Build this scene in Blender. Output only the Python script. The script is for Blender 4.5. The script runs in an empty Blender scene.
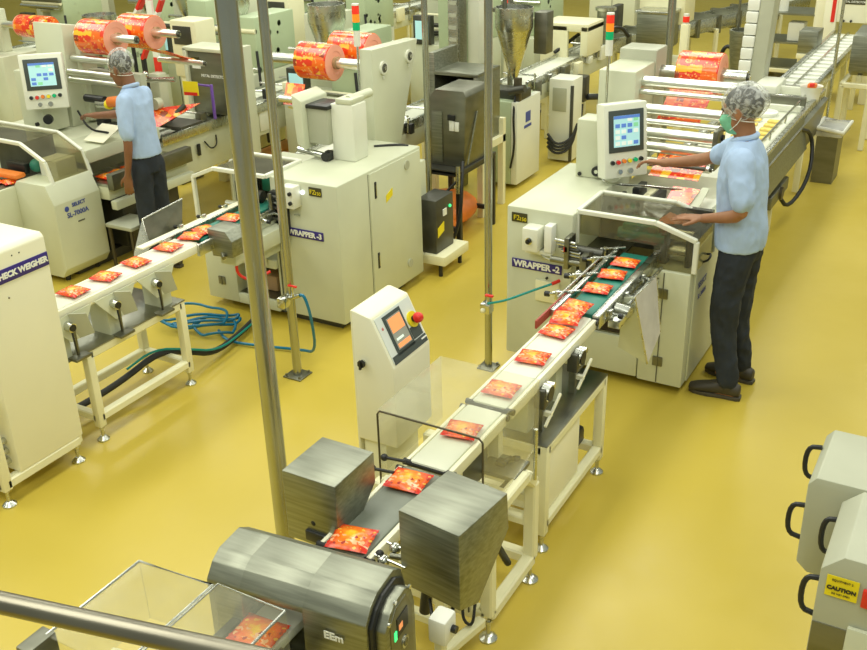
import bpy, bmesh, math, random
from mathutils import Vector, Matrix, noise, Quaternion
random.seed(7)
sc = bpy.context.scene
C = sc.collection
PI = math.pi

# ---------------------------------------------------------------- camera
cam_d = bpy.data.cameras.new('camera')
cam = bpy.data.objects.new('camera', cam_d); C.objects.link(cam)
cam_d.sensor_fit = 'HORIZONTAL'; cam_d.sensor_width = 36.0
cam_d.lens = 36.0 * 993.0 / 867.0
cam_d.clip_start = 0.05; cam_d.clip_end = 200
cam.matrix_world = Matrix(((0.87050741, -0.19412724, 0.45225154, 0),
                           (0.49153515, 0.38904933, -0.77912375, 0),
                           (-0.02469902, 0.90053053, 0.43409069, 2.8),
                           (0, 0, 0, 1)))
sc.camera = cam

# ---------------------------------------------------------------- world, light, exposure
w = bpy.data.worlds.new('world'); sc.world = w; w.use_nodes = True
bg = w.node_tree.nodes['Background']
bg.inputs[0].default_value = (0.93, 1.0, 0.80, 1); bg.inputs[1].default_value = 0.37
sc.view_settings.view_transform = 'Standard'
sc.view_settings.look = 'None'
sc.view_settings.gamma = 1.0
sc.view_settings.exposure = 0.0
try: sc.view_settings.use_curve_mapping = False
except Exception: pass

def ceiling_light(x, y, sx, sy, power):
    l = bpy.data.lights.new('ceiling_light', 'AREA'); l.shape = 'RECTANGLE'
    l.size = sx; l.size_y = sy; l.energy = power; l.color = (1.0, 1.0, 0.86)
    o = bpy.data.objects.new('ceiling_light', l); C.objects.link(o); o.location = (x, y, 4.6)
for x in (-9.5, -6.2, -2.9, 0.4):
    for y in (0.5, 4.6, 8.7, 13.0):
        ceiling_light(x, y, 1.0, 3.0, 74)

# ---------------------------------------------------------------- materials
M = {}
def newmat(name):
    m = bpy.data.materials.new(name); m.use_nodes = True
    nt = m.node_tree; b = nt.nodes['Principled BSDF']; M[name] = m
    return m, nt, b
def simple(name, col, rough=0.5, metal=0.0, var=0.0, scale=6.0, emit=None, bump=0.0, spec=None, stretch=None):
    m, nt, b = newmat(name)
    b.inputs['Base Color'].default_value = (*col, 1)
    b.inputs['Roughness'].default_value = rough
    b.inputs['Metallic'].default_value = metal
    if spec is not None: b.inputs['Specular IOR Level'].default_value = spec
    if emit:
        b.inputs['Emission Color'].default_value = (*col, 1); b.inputs['Emission Strength'].default_value = emit
    if var or bump:
        tc = nt.nodes.new('ShaderNodeTexCoord'); n = nt.nodes.new('ShaderNodeTexNoise')
        n.inputs['Scale'].default_value = scale; n.inputs['Detail'].default_value = 4
        if stretch:
            mp = nt.nodes.new('ShaderNodeMapping'); mp.inputs['Scale'].default_value = stretch
            nt.links.new(tc.outputs['Object'], mp.inputs[0]); nt.links.new(mp.outputs[0], n.inputs['Vector'])
        else: nt.links.new(tc.outputs['Object'], n.inputs['Vector'])
        if var:
            r = nt.nodes.new('ShaderNodeValToRGB')
            r.color_ramp.elements[0].position = 0.3; r.color_ramp.elements[1].position = 0.7
            r.color_ramp.elements[0].color = (*[c * (1 - var) for c in col], 1)
            r.color_ramp.elements[1].color = (*[min(1, c * (1 + var)) for c in col], 1)
            nt.links.new(n.outputs[0], r.inputs[0]); nt.links.new(r.outputs[0], b.inputs['Base Color'])
        if metal > .5:
            mr = nt.nodes.new('ShaderNodeMapRange')
            mr.inputs['To Min'].default_value = rough * .75; mr.inputs['To Max'].default_value = rough * 1.35
            nt.links.new(n.outputs[0], mr.inputs[0]); nt.links.new(mr.outputs[0], b.inputs['Roughness'])
        if bump:
            bp = nt.nodes.new('ShaderNodeBump'); bp.inputs['Strength'].default_value = bump; bp.inputs['Distance'].default_value = .01
            nt.links.new(n.outputs[0], bp.inputs['Height']); nt.links.new(bp.outputs[0], b.inputs['Normal'])
    return m
simple('paint', (0.61, 0.63, 0.47), 0.38, var=.05, scale=3)
simple('paint_pale', (0.78, 0.79, 0.67), 0.38, var=.03, scale=3)
simple('paint_green', (0.47, 0.56, 0.36), 0.4, var=.04, scale=3)
simple('paint_grey', (0.44, 0.45, 0.34), 0.42, var=.05, scale=4)
simple('cream', (0.83, 0.80, 0.54), 0.4, var=.03, scale=3)
simple('cream_pale', (0.87, 0.85, 0.66), 0.4, var=.02, scale=3)
simple('seam', (0.10, 0.10, 0.07), 0.7)
simple('steel', (0.30, 0.31, 0.25), 0.42, 1.0, var=.22, scale=4, stretch=(1, 9, 22))
simple('steel_bright', (0.60, 0.61, 0.56), 0.26, 1.0, var=.08, scale=4, stretch=(1, 5, 5))
simple('steel_dull', (0.24, 0.24, 0.19), 0.42, 1.0, var=.2, scale=2.5, stretch=(1, 3, 5))
simple('steel_floor_table', (0.33, 0.33, 0.27), 0.28, 1.0, var=.22, scale=4)
simple('chrome', (0.60, 0.61, 0.56), 0.18, 1.0)
simple('roller_steel', (0.80, 0.81, 0.74), 0.30, 1.0)
simple('pole_steel', (0.44, 0.45, 0.42), 0.24, 1.0, var=.1, scale=3)
simple('plastic_sheet', (0.62, 0.60, 0.58), 0.35, var=.12, scale=9)
simple('dark_red', (0.35, 0.05, 0.03), 0.4)
simple('dark_metal', (0.09, 0.09, 0.075), 0.4, 0.6, var=.2)
simple('black', (0.015, 0.016, 0.016), 0.4)
simple('rubber', (0.025, 0.027, 0.027), 0.6)
simple('bronze_frame', (0.10, 0.085, 0.05), 0.45, 0.5)
simple('belt_green', (0.02, 0.19, 0.14), 0.42, var=.15)
simple('belt_grey', (0.20, 0.22, 0.18), 0.45, var=.12, scale=10)
simple('belt_white', (0.72, 0.74, 0.62), 0.45, var=.03)
simple('rail_steel', (0.26, 0.24, 0.19), 0.33, 1.0, var=.1)
simple('label_blue', (0.035, 0.02, 0.20), 0.35)
simple('label_dark', (0.055, 0.05, 0.015), 0.35)
simple('white', (0.85, 0.86, 0.80), 0.4)
simple('ink_blue', (0.05, 0.08, 0.35), 0.5)
simple('ink_black', (0.02, 0.02, 0.02), 0.5)
simple('yellow', (0.88, 0.72, 0.02), 0.4)
simple('red', (0.75, 0.03, 0.02), 0.35)
simple('red_lens', (0.85, 0.04, 0.02), 0.25, emit=.25)
simple('orange_lens', (1.0, 0.28, 0.02), 0.25, emit=.3)
simple('green_lens', (0.0, 0.42, 0.16), 0.25, emit=.15)
simple('led_green', (0.05, 0.9, 0.25), 0.3, emit=1.0)
simple('led_white', (0.8, 0.85, 1.0), 0.3, emit=1.5)
simple('orange', (0.85, 0.22, 0.03), 0.5, var=.25, scale=5)
simple('orange_dull', (0.62, 0.27, 0.05), 0.45, var=.2, scale=3)
simple('pink_core', (0.90, 0.38, 0.26), 0.5, var=.12, scale=2)
simple('cardboard', (0.42, 0.27, 0.14), 0.8)
simple('hose_blue', (0.0, 0.16, 0.30), 0.35)
simple('hose_teal', (0.0, 0.26, 0.24), 0.35)
simple('purple', (0.17, 0.08, 0.42), 0.4)
simple('screen_bezel', (0.06, 0.075, 0.07), 0.4)
simple('ui_cyan', (0.42, 0.72, 0.75), 0.4, emit=.35)
simple('ui_blue', (0.10, 0.22, 0.62), 0.4, emit=.35)
simple('ui_pale', (0.75, 0.85, 0.78), 0.4, emit=.35)
simple('ui_pink', (0.75, 0.30, 0.40), 0.4, emit=.35)
simple('ui_green', (0.25, 0.65, 0.35), 0.4, emit=.35)
simple('ui_orange', (0.95, 0.33, 0.12), 0.4, emit=.45)
simple('ui_grey', (0.30, 0.31, 0.26), 0.4, emit=.15)
simple('display_panel', (0.72, 0.76, 0.72), 0.4)
simple('shirt', (0.40, 0.53, 0.76), 0.85, var=.07, scale=14, bump=.3)
simple('trousers', (0.018, 0.024, 0.034), 0.85, var=.25, scale=9, bump=.3)
simple('shoe', (0.045, 0.038, 0.025), 0.5, var=.2)
simple('sole', (0.07, 0.06, 0.04), 0.7)
simple('skin', (0.34, 0.155, 0.075), 0.5, var=.08, scale=20)
simple('skin_dark', (0.23, 0.10, 0.05), 0.5, var=.08, scale=20)
simple('hair', (0.02, 0.018, 0.014), 0.6)
simple('mask_green', (0.20, 0.55, 0.36), 0.8, var=.08, scale=60)
simple('eye_white', (0.75, 0.72, 0.65), 0.3)
simple('wall_paint', (0.70, 0.68, 0.42), 0.7, var=.03)
simple('plastic_white', (0.80, 0.80, 0.72), 0.5)
simple('cake', (0.80, 0.62, 0.16), 0.8, var=.15, scale=30)

# floor: glossy ochre epoxy with faint smudges
m, nt, b = newmat('epoxy_floor')
tc = nt.nodes.new('ShaderNodeTexCoord')
n1 = nt.nodes.new('ShaderNodeTexNoise'); n1.inputs['Scale'].default_value = .9; n1.inputs['Detail'].default_value = 6
n2 = nt.nodes.new('ShaderNodeTexNoise'); n2.inputs['Scale'].default_value = 9; n2.inputs['Detail'].default_value = 5
r1 = nt.nodes.new('ShaderNodeValToRGB')
r1.color_ramp.elements[0].position = .3; r1.color_ramp.elements[0].color = (0.52, 0.395, 0.045, 1)
r1.color_ramp.elements[1].position = .72; r1.color_ramp.elements[1].color = (0.60, 0.465, 0.080, 1)
mr = nt.nodes.new('ShaderNodeMapRange'); mr.inputs['To Min'].default_value = .24; mr.inputs['To Max'].default_value = .42
for n in (n1, n2): nt.links.new(tc.outputs['Object'], n.inputs['Vector'])
nt.links.new(n1.outputs[0], r1.inputs[0]); nt.links.new(r1.outputs[0], b.inputs['Base Color'])
nt.links.new(n2.outputs[0], mr.inputs[0]); nt.links.new(mr.outputs[0], b.inputs['Roughness'])
bp = nt.nodes.new('ShaderNodeBump'); bp.inputs['Strength'].default_value = .05; bp.inputs['Distance'].default_value = .02
nt.links.new(n2.outputs[0], bp.inputs['Height']); nt.links.new(bp.outputs[0], b.inputs['Normal'])

# printed film: red and orange with yellow and dark patches
def film(name, scale, cols, rnd=.7, streak=True):
    m, nt, b = newmat(name)
    tc = nt.nodes.new('ShaderNodeTexCoord'); v = nt.nodes.new('ShaderNodeTexVoronoi')
    v.inputs['Scale'].default_value = scale; v.inputs['Randomness'].default_value = rnd
    nt.links.new(tc.outputs['Object'], v.inputs['Vector'])
    sp = nt.nodes.new('ShaderNodeSeparateColor'); nt.links.new(v.outputs['Color'], sp.inputs[0])
    r = nt.nodes.new('ShaderNodeValToRGB'); r.color_ramp.interpolation = 'CONSTANT'
    e = r.color_ramp.elements
    e.remove(e[1]); e[0].position = 0; e[0].color = (*cols[0][1], 1)
    for p, c in cols[1:]:
        q = e.new(p); q.color = (*c, 1)
    nt.links.new(sp.outputs[0], r.inputs[0])
    # fine lettering flecks
    v2 = nt.nodes.new('ShaderNodeTexVoronoi'); v2.inputs['Scale'].default_value = scale * 4.2
    nt.links.new(tc.outputs['Object'], v2.inputs['Vector'])
    s2 = nt.nodes.new('ShaderNodeSeparateColor'); nt.links.new(v2.outputs['Color'], s2.inputs[0])
    gt = nt.nodes.new('ShaderNodeMath'); gt.operation = 'GREATER_THAN'; gt.inputs[1].default_value = .91
    nt.links.new(s2.outputs[1], gt.inputs[0])
    mx = nt.nodes.new('ShaderNodeMix'); mx.data_type = 'RGBA'
    nt.links.new(gt.outputs[0], mx.inputs[0]); nt.links.new(r.outputs[0], mx.inputs[6])
    mx.inputs[7].default_value = (.93, .42, .10, 1)
    nt.links.new(mx.outputs[2], b.inputs['Base Color'])
    b.inputs['Roughness'].default_value = .22
    b.inputs['Coat Weight'].default_value = .3
    return m
RED = (.80, .045, .012); ORG = (.93, .16, .012); YEL = (.93, .52, .03); DRK = (.32, .05, .02); PAL = (.95, .45, .25)
film('film', 21, [(0, RED), (.36, ORG), (.80, YEL), (.88, RED), (.95, DRK)], .30)

# the filled packet: red rim, orange and yellow middle, pale lettering
m, nt, b = newmat('packet_film')
tc = nt.nodes.new('ShaderNodeTexCoord'); oi = nt.nodes.new('ShaderNodeObjectInfo')
mp = nt.nodes.new('ShaderNodeMapping'); mp.inputs['Scale'].default_value = (1, 1.0, .3)
nt.links.new(tc.outputs['Object'], mp.inputs[0])
ln = nt.nodes.new('ShaderNodeVectorMath'); ln.operation = 'LENGTH'; nt.links.new(mp.outputs[0], ln.inputs[0])
nz = nt.nodes.new('ShaderNodeTexNoise'); nz.noise_dimensions = '4D'; nz.inputs['Scale'].default_value = 46; nz.inputs['Detail'].default_value = 3
nt.links.new(tc.outputs['Object'], nz.inputs['Vector'])
ml = nt.nodes.new('ShaderNodeMath'); ml.operation = 'MULTIPLY'; ml.inputs[1].default_value = 9
nt.links.new(oi.outputs['Random'], ml.inputs[0]); nt.links.new(ml.outputs[0], nz.inputs['W'])
ad = nt.nodes.new('ShaderNodeMath'); ad.operation = 'MULTIPLY_ADD'; ad.inputs[1].default_value = .075
nt.links.new(nz.outputs[0], ad.inputs[0]); nt.links.new(ln.outputs['Value'], ad.inputs[2])
r = nt.nodes.new('ShaderNodeValToRGB'); e = r.color_ramp.elements
e[0].position = .047; e[0].color = (.95, .55, .02, 1); e[1].position = .110; e[1].color = (.66, .025, .01, 1)
a = e.new(.060); a.color = (.95, .28, .012, 1); a = e.new(.088); a.color = (.90, .13, .01, 1)
nt.links.new(ad.outputs[0], r.inputs[0])
v2 = nt.nodes.new('ShaderNodeTexVoronoi'); v2.inputs['Scale'].default_value = 85
nt.links.new(tc.outputs['Object'], v2.inputs['Vector'])
s2 = nt.nodes.new('ShaderNodeSeparateColor'); nt.links.new(v2.outputs['Color'], s2.inputs[0])
sx = nt.nodes.new('ShaderNodeSeparateXYZ'); nt.links.new(tc.outputs['Object'], sx.inputs[0])
ly = nt.nodes.new('ShaderNodeMath'); ly.operation = 'COMPARE'; ly.inputs[1].default_value = -.022; ly.inputs[2].default_value = .016
nt.links.new(sx.outputs[1], ly.inputs[0])
gt = nt.nodes.new('ShaderNodeMath'); gt.operation = 'GREATER_THAN'; gt.inputs[1].default_value = .66
nt.links.new(s2.outputs[1], gt.inputs[0])
an = nt.nodes.new('ShaderNodeMath'); an.operation = 'MULTIPLY'; nt.links.new(gt.outputs[0], an.inputs[0]); nt.links.new(ly.outputs[0], an.inputs[1])
mx = nt.nodes.new('ShaderNodeMix'); mx.data_type = 'RGBA'; nt.links.new(an.outputs[0], mx.inputs[0])
nt.links.new(r.outputs[0], mx.inputs[6]); mx.inputs[7].default_value = (.92, .48, .25, 1)
v3 = nt.nodes.new('ShaderNodeTexVoronoi'); v3.inputs['Scale'].default_value = 110; nt.links.new(tc.outputs['Object'], v3.inputs['Vector'])
s3 = nt.nodes.new('ShaderNodeSeparateColor'); nt.links.new(v3.outputs['Color'], s3.inputs[0])
g3 = nt.nodes.new('ShaderNodeMath'); g3.operation = 'GREATER_THAN'; g3.inputs[1].default_value = .93; nt.links.new(s3.outputs[2], g3.inputs[0])
m3 = nt.nodes.new('ShaderNodeMix'); m3.data_type = 'RGBA'; nt.links.new(g3.outputs[0], m3.inputs[0]); nt.links.new(mx.outputs[2], m3.inputs[6]); m3.inputs[7].default_value = (.40, .025, .01, 1)
g4 = nt.nodes.new('ShaderNodeMath'); g4.operation = 'GREATER_THAN'; g4.inputs[1].default_value = .93; nt.links.new(s3.outputs[0], g4.inputs[0])
m4 = nt.nodes.new('ShaderNodeMix'); m4.data_type = 'RGBA'; nt.links.new(g4.outputs[0], m4.inputs[0]); nt.links.new(m3.outputs[2], m4.inputs[6]); m4.inputs[7].default_value = (.93, .50, .06, 1)
nt.links.new(m4.outputs[2], b.inputs['Base Color']); b.inputs['Roughness'].default_value = .25

# clear acrylic, hair-net gauze
def clear(name, tint, gloss, haze=0.0, hazecol=(.6, .6, .5), rough=.08):
    m = bpy.data.materials.new(name); m.use_nodes = True; M[name] = m
    nt = m.node_tree; nt.nodes.clear()
    out = nt.nodes.new('ShaderNodeOutputMaterial'); tr = nt.nodes.new('ShaderNodeBsdfTransparent'); tr.inputs[0].default_value = (*tint, 1)
    gl = nt.nodes.new('ShaderNodeBsdfGlossy'); gl.inputs['Roughness'].default_value = rough
    lw = nt.nodes.new('ShaderNodeLayerWeight'); lw.inputs[0].default_value = .5
    fr = nt.nodes.new('ShaderNodeMath'); fr.operation = 'POWER'; fr.inputs[1].default_value = 4
    nt.links.new(lw.outputs['Facing'], fr.inputs[0])
    ma = nt.nodes.new('ShaderNodeMath'); ma.operation = 'MULTIPLY_ADD'; ma.inputs[1].default_value = .5; ma.inputs[2].default_value = gloss; ma.use_clamp = True
    nt.links.new(fr.outputs[0], ma.inputs[0])
    df = nt.nodes.new('ShaderNodeBsdfDiffuse'); df.inputs[0].default_value = (*hazecol, 1)
    m1 = nt.nodes.new('ShaderNodeMixShader'); m1.inputs[0].default_value = haze
    tc = nt.nodes.new('ShaderNodeTexCoord'); n = nt.nodes.new('ShaderNodeTexNoise'); n.inputs['Scale'].default_value = 5; n.inputs['Detail'].default_value = 4
    nt.links.new(tc.outputs['Object'], n.inputs['Vector'])
    mr = nt.nodes.new('ShaderNodeMapRange'); mr.inputs['From Min'].default_value = .3; mr.inputs['From Max'].default_value = .7
    mr.inputs['To Min'].default_value = haze * .6; mr.inputs['To Max'].default_value = haze * 1.4
    nt.links.new(n.outputs[0], mr.inputs[0]); nt.links.new(mr.outputs[0], m1.inputs[0])
    nt.links.new(tr.outputs[0], m1.inputs[1]); nt.links.new(df.outputs[0], m1.inputs[2])
    m2 = nt.nodes.new('ShaderNodeMixShader'); nt.links.new(ma.outputs[0], m2.inputs[0])
    nt.links.new(m1.outputs[0], m2.inputs[1]); nt.links.new(gl.outputs[0], m2.inputs[2])
    nt.links.new(m2.outputs[0], out.inputs[0])
    return nt, n, mr
clear('acrylic', (.975, .975, .94), .02, .11, (.74, .73, .58))
clear('acrylic_smoke', (.80, .78, .66), .03, .11, (.42, .40, .28))
nt, n, mr = clear('gauze', (.97, .975, .97), .02, .22, (.85, .87, .85), .4)
n.inputs['Scale'].default_value = 28; n.inputs['Detail'].default_value = 3; n.inputs['Distortion'].default_value = 1.4
mr.inputs['From Min'].default_value = .42; mr.inputs['From Max'].default_value = .64; mr.inputs['To Min'].default_value = .10; mr.inputs['To Max'].default_value = .50
clear('plastic_bag', (.9, .9, .88), .1, .5, (.85, .85, .8), .2)

# ---------------------------------------------------------------- mesh builder
class MB:
    def __init__(s, mat='paint'):
        s.bm = bmesh.new(); s.names = []; s.mi = 0; s.use(mat)
    def use(s, mat):
        if mat not in s.names: s.names.append(mat)
        s.mi = s.names.index(mat); return s
    def _fin(s, verts, M4=None):
        if M4 is not None:
            for v in verts: v.co = M4 @ v.co
    def _faces(s, before):
        for f in s.bm.faces:
            if f.index == -1 or f not in before: f.material_index = s.mi
    def merge(s, bm2, M4=None):
        vm = {}
        for v in bm2.verts:
            vm[v] = s.bm.verts.new(M4 @ v.co if M4 is not None else v.co)
        for f in bm2.faces:
            try: nf = s.bm.faces.new([vm[v] for v in f.verts]); nf.material_index = s.mi; nf.smooth = True
            except ValueError: pass
        bm2.free(); return s
    def box(s, x0, y0, z0, x1, y1, z1, bev=0.0, rot=None, seg=2):
        b2 = bmesh.new()
        r = bmesh.ops.create_cube(b2, size=1)
        sx, sy, sz = abs(x1 - x0), abs(y1 - y0), abs(z1 - z0)
        for v in b2.verts: v.co = Vector((v.co.x * sx, v.co.y * sy, v.co.z * sz))
        if bev:
            bev = min(bev, min(sx, sy, sz) * .49)
            bmesh.ops.bevel(b2, geom=list(b2.edges), offset=bev, segments=seg, affect='EDGES', profile=.5)
        T = Matrix.Translation(((x0 + x1) / 2, (y0 + y1) / 2, (z0 + z1) / 2))
        if rot is not None: T = T @ rot
        return s.merge(b2, T)
    def cyl(s, p, q, r, r2=None, n=18, cap=True):
        p = Vector(p); q = Vector(q); d = q - p; r2 = r if r2 is None else r2
        b2 = bmesh.new()
        bmesh.ops.create_cone(b2, cap_ends=cap, segments=n, radius1=r, radius2=r2, depth=d.length)
        R = d.to_track_quat('Z', 'Y').to_matrix().to_4x4()
        return s.merge(b2, Matrix.Translation((p + q) / 2) @ R)
    def sph(s, c, r, sc_=(1, 1, 1), u=16, v=10, rot=None):
        b2 = bmesh.new(); bmesh.ops.create_uvsphere(b2, u_segments=u, v_segments=v, radius=r)
        T = Matrix.Translation(c)
        if rot is not None: T = T @ rot
        return s.merge(b2, T @ Matrix.Diagonal((*sc_, 1)))
    def prism(s, poly, axis, a, b, bev=0.0):
        """poly in the plane across axis ('x': (y,z), 'y': (x,z), 'z': (x,y)), swept from a to b"""
        f = {'x': lambda u, v, t: (t, u, v), 'y': lambda u, v, t: (u, t, v), 'z': lambda u, v, t: (u, v, t)}[axis]
        b2 = bmesh.new(); n = len(poly)
        A = [b2.verts.new(f(u, v, a)) for u, v in poly]; B = [b2.verts.new(f(u, v, b)) for u, v in poly]
        b2.faces.new(A); b2.faces.new(B[::-1])
        for i in range(n): b2.faces.new((A[i], B[i], B[(i + 1) % n], A[(i + 1) % n]))
        bmesh.ops.recalc_face_normals(b2, faces=list(b2.faces))
        if bev: bmesh.ops.bevel(b2, geom=list(b2.edges), offset=bev, segments=2, affect='EDGES', profile=.5)
        return s.merge(b2)
    def slab(s, pts, t=.004):
        """flat polygon through 3D points given thickness t"""
        P = [Vector(p) for p in pts]; n = (P[1] - P[0]).cross(P[2] - P[0]).normalized() * t / 2
        b2 = bmesh.new(); A = [b2.verts.new(p + n) for p in P]; B = [b2.verts.new(p - n) for p in P]
        b2.faces.new(A); b2.faces.new(B[::-1]); k = len(P)
        for i in range(k): b2.faces.new((A[i], B[i], B[(i + 1) % k], A[(i + 1) % k]))
        bmesh.ops.recalc_face_normals(b2, faces=list(b2.faces))
        return s.merge(b2)
    def tube(s, pts, r, n=10, smooth=0, cap=True, close=False):
        P = [Vector(p) for p in pts]
        for _ in range(smooth):
            Q = [P[0]]
            for i in range(len(P) - 1):
                Q += [P[i].lerp(P[i + 1], .25), P[i].lerp(P[i + 1], .75)]
            Q.append(P[-1]); P = Q
        b2 = bmesh.new(); rings = []; up = Vector((0, 0, 1)); prev = None
        for i, p in enumerate(P):
            d = (P[min(i + 1, len(P) - 1)] - P[max(i - 1, 0)]).normalized()
            if prev is None:
                a = d.cross(up)
                if a.length < .05: a = d.cross(Vector((1, 0, 0)))
                a.normalize()
            else:
                a = (prev - d * prev.dot(d)).normalized()
            prev = a; c = d.cross(a)
            rr = r[i] if isinstance(r, (list, tuple)) else r
            rings.append([b2.verts.new(p + (a * math.cos(t) + c * math.sin(t)) * rr) for t in [2 * PI * k / n for k in range(n)]])
        for i in range(len(rings) - 1):
            for k in range(n): b2.faces.new((rings[i][k], rings[i][(k + 1) % n], rings[i + 1][(k + 1) % n], rings[i + 1][k]))
        if cap: b2.faces.new(rings[0][::-1]); b2.faces.new(rings[-1])
        return s.merge(b2)
    def bars(s, pts, w=.03, h=None, close=False):
        """square section bars joining 3D points"""
        P = [Vector(p) for p in pts]
        for a, b in zip(P, P[1:] + ([P[0]] if close else [])):
            s.bar(a, b, w, h)
        return s
    def bar(s, a, b, w=.03, h=None):
        a = Vector(a); b = Vector(b); d = b - a; h = h or w
        b2 = bmesh.new(); bmesh.ops.create_cube(b2, size=1)
        for v in b2.verts: v.co = Vector((v.co.x * w, v.co.y * h, v.co.z * (d.length + (0 if d.length < .05 else w * .0))))
        bmesh.ops.bevel(b2, geom=list(b2.edges), offset=min(w, h) * .14, segments=1, affect='EDGES')
        R = d.to_track_quat('Z', 'Y').to_matrix().to_4x4()
        if abs(d.normalized().z) > .9: R = Matrix.Identity(4) if abs(d.x) + abs(d.y) < 1e-6 else R
        return s.merge(b2, Matrix.Translation((a + b) / 2) @ R)
    def lathe(s, prof, origin=(0, 0, 0), axis='z', n=28):
        b2 = bmesh.new(); rings = []
        for r, z in prof:
            rings.append([b2.verts.new((r * math.cos(2 * PI * k / n), r * math.sin(2 * PI * k / n), z)) for k in range(n)])
        for i in range(len(rings) - 1):
            for k in range(n): b2.faces.new((rings[i][k], rings[i][(k + 1) % n], rings[i + 1][(k + 1) % n], rings[i + 1][k]))
        b2.faces.new(rings[0][::-1]); b2.faces.new(rings[-1])
        R = {'z': Matrix.Identity(4), 'x': Matrix.Rotation(PI / 2, 4, 'Y'), 'y': Matrix.Rotation(-PI / 2, 4, 'X')}[axis]
        return s.merge(b2, Matrix.Translation(origin) @ R)
    def text(s, txt, c, right, up, size, lift=.0015, bold=0.0):
        """raised letters centred on c"""
        cu = bpy.data.curves.new('t', 'FONT'); cu.body = txt; cu.size = size; cu.align_x = 'CENTER'; cu.align_y = 'CENTER'
        cu.extrude = .0008; cu.offset = bold; cu.resolution_u = 3
        o = bpy.data.objects.new('t', cu); me = bpy.data.meshes.new_from_object(o)
        b2 = bmesh.new(); b2.from_mesh(me)
        bpy.data.objects.remove(o); bpy.data.curves.remove(cu); bpy.data.meshes.remove(me)
        rt = Vector(right).normalized(); u = Vector(up); u = (u - rt * u.dot(rt)).normalized(); nn = rt.cross(u)
        T = Matrix((rt, u, nn)).transposed().to_4x4(); T.translation = Vector(c) + nn * lift
        return s.merge(b2, T)
    def xform(s, M4, start=0):
        for v in list(s.bm.verts)[start:]: v.co = M4 @ v.co
        return s

def mesh_from(mb, name, off=Vector((0, 0, 0)), sharp=35):
    for v in mb.bm.verts: v.co -= off
    me = bpy.data.meshes.new(name); mb.bm.to_mesh(me); mb.bm.free()
    for n in mb.names: me.materials.append(M[n])
    me.set_sharp_from_angle(angle=math.radians(sharp))
    return me
def origin_of(p):
    while p.parent: p = p.parent
    return Vector(p.get('o', (0, 0, 0)))
def part(name, mb, parent, label=None):
    o = bpy.data.objects.new(name, mesh_from(mb, name, origin_of(parent)))
    C.objects.link(o); o.parent = parent
    if label: o['label'] = label
    return o
def thing(name, label, cat, loc, group=None):
    o = bpy.data.objects.new(name, None); C.objects.link(o); o.location = loc; o.empty_display_size = .1
    o['o'] = tuple(loc); o['label'] = label; o['category'] = cat
    if group: o['group'] = group
    return o
def solo(name, mb, label, cat, loc, group=None, kind=None):
    o = bpy.data.objects.new(name, mesh_from(mb, name, Vector(loc))); C.objects.link(o); o.location = loc
    o['label'] = label; o['category'] = cat
    if group: o['group'] = group
    if kind: o['kind'] = kind
    return o
def struct(name, mb):
    o = bpy.data.objects.new(name, mesh_from(mb, name)); C.objects.link(o); o['kind'] = 'structure'; return o
def RZ(a): return Matrix.Rotation(math.radians(a), 4, 'Z')

# ---------------------------------------------------------------- the room
struct('floor', MB('epoxy_floor').box(-22, -3, -.1, 6, 24, 0))
struct('wall_back', MB('wall_paint').box(-22, 24, -.1, 6, 24.2, 5))
struct('wall_left', MB('wall_paint').box(-22.2, -3, -.1, -22, 24.2, 5))

# ---------------------------------------------------------------- shared pieces of machinery
def foot(parent, x, y, h=.09, r=.032):
    m = MB('steel_bright'); m.cyl((x, y, .012), (x, y, h), .009, n=10)
    m.lathe([(r, 0), (r, .008), (r * .6, .02), (.012, .026)], (x, y, 0)); m.cyl((x, y, h - .02), (x, y, h - .008), .016, n=6)
    part('foot', m, parent)

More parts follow.
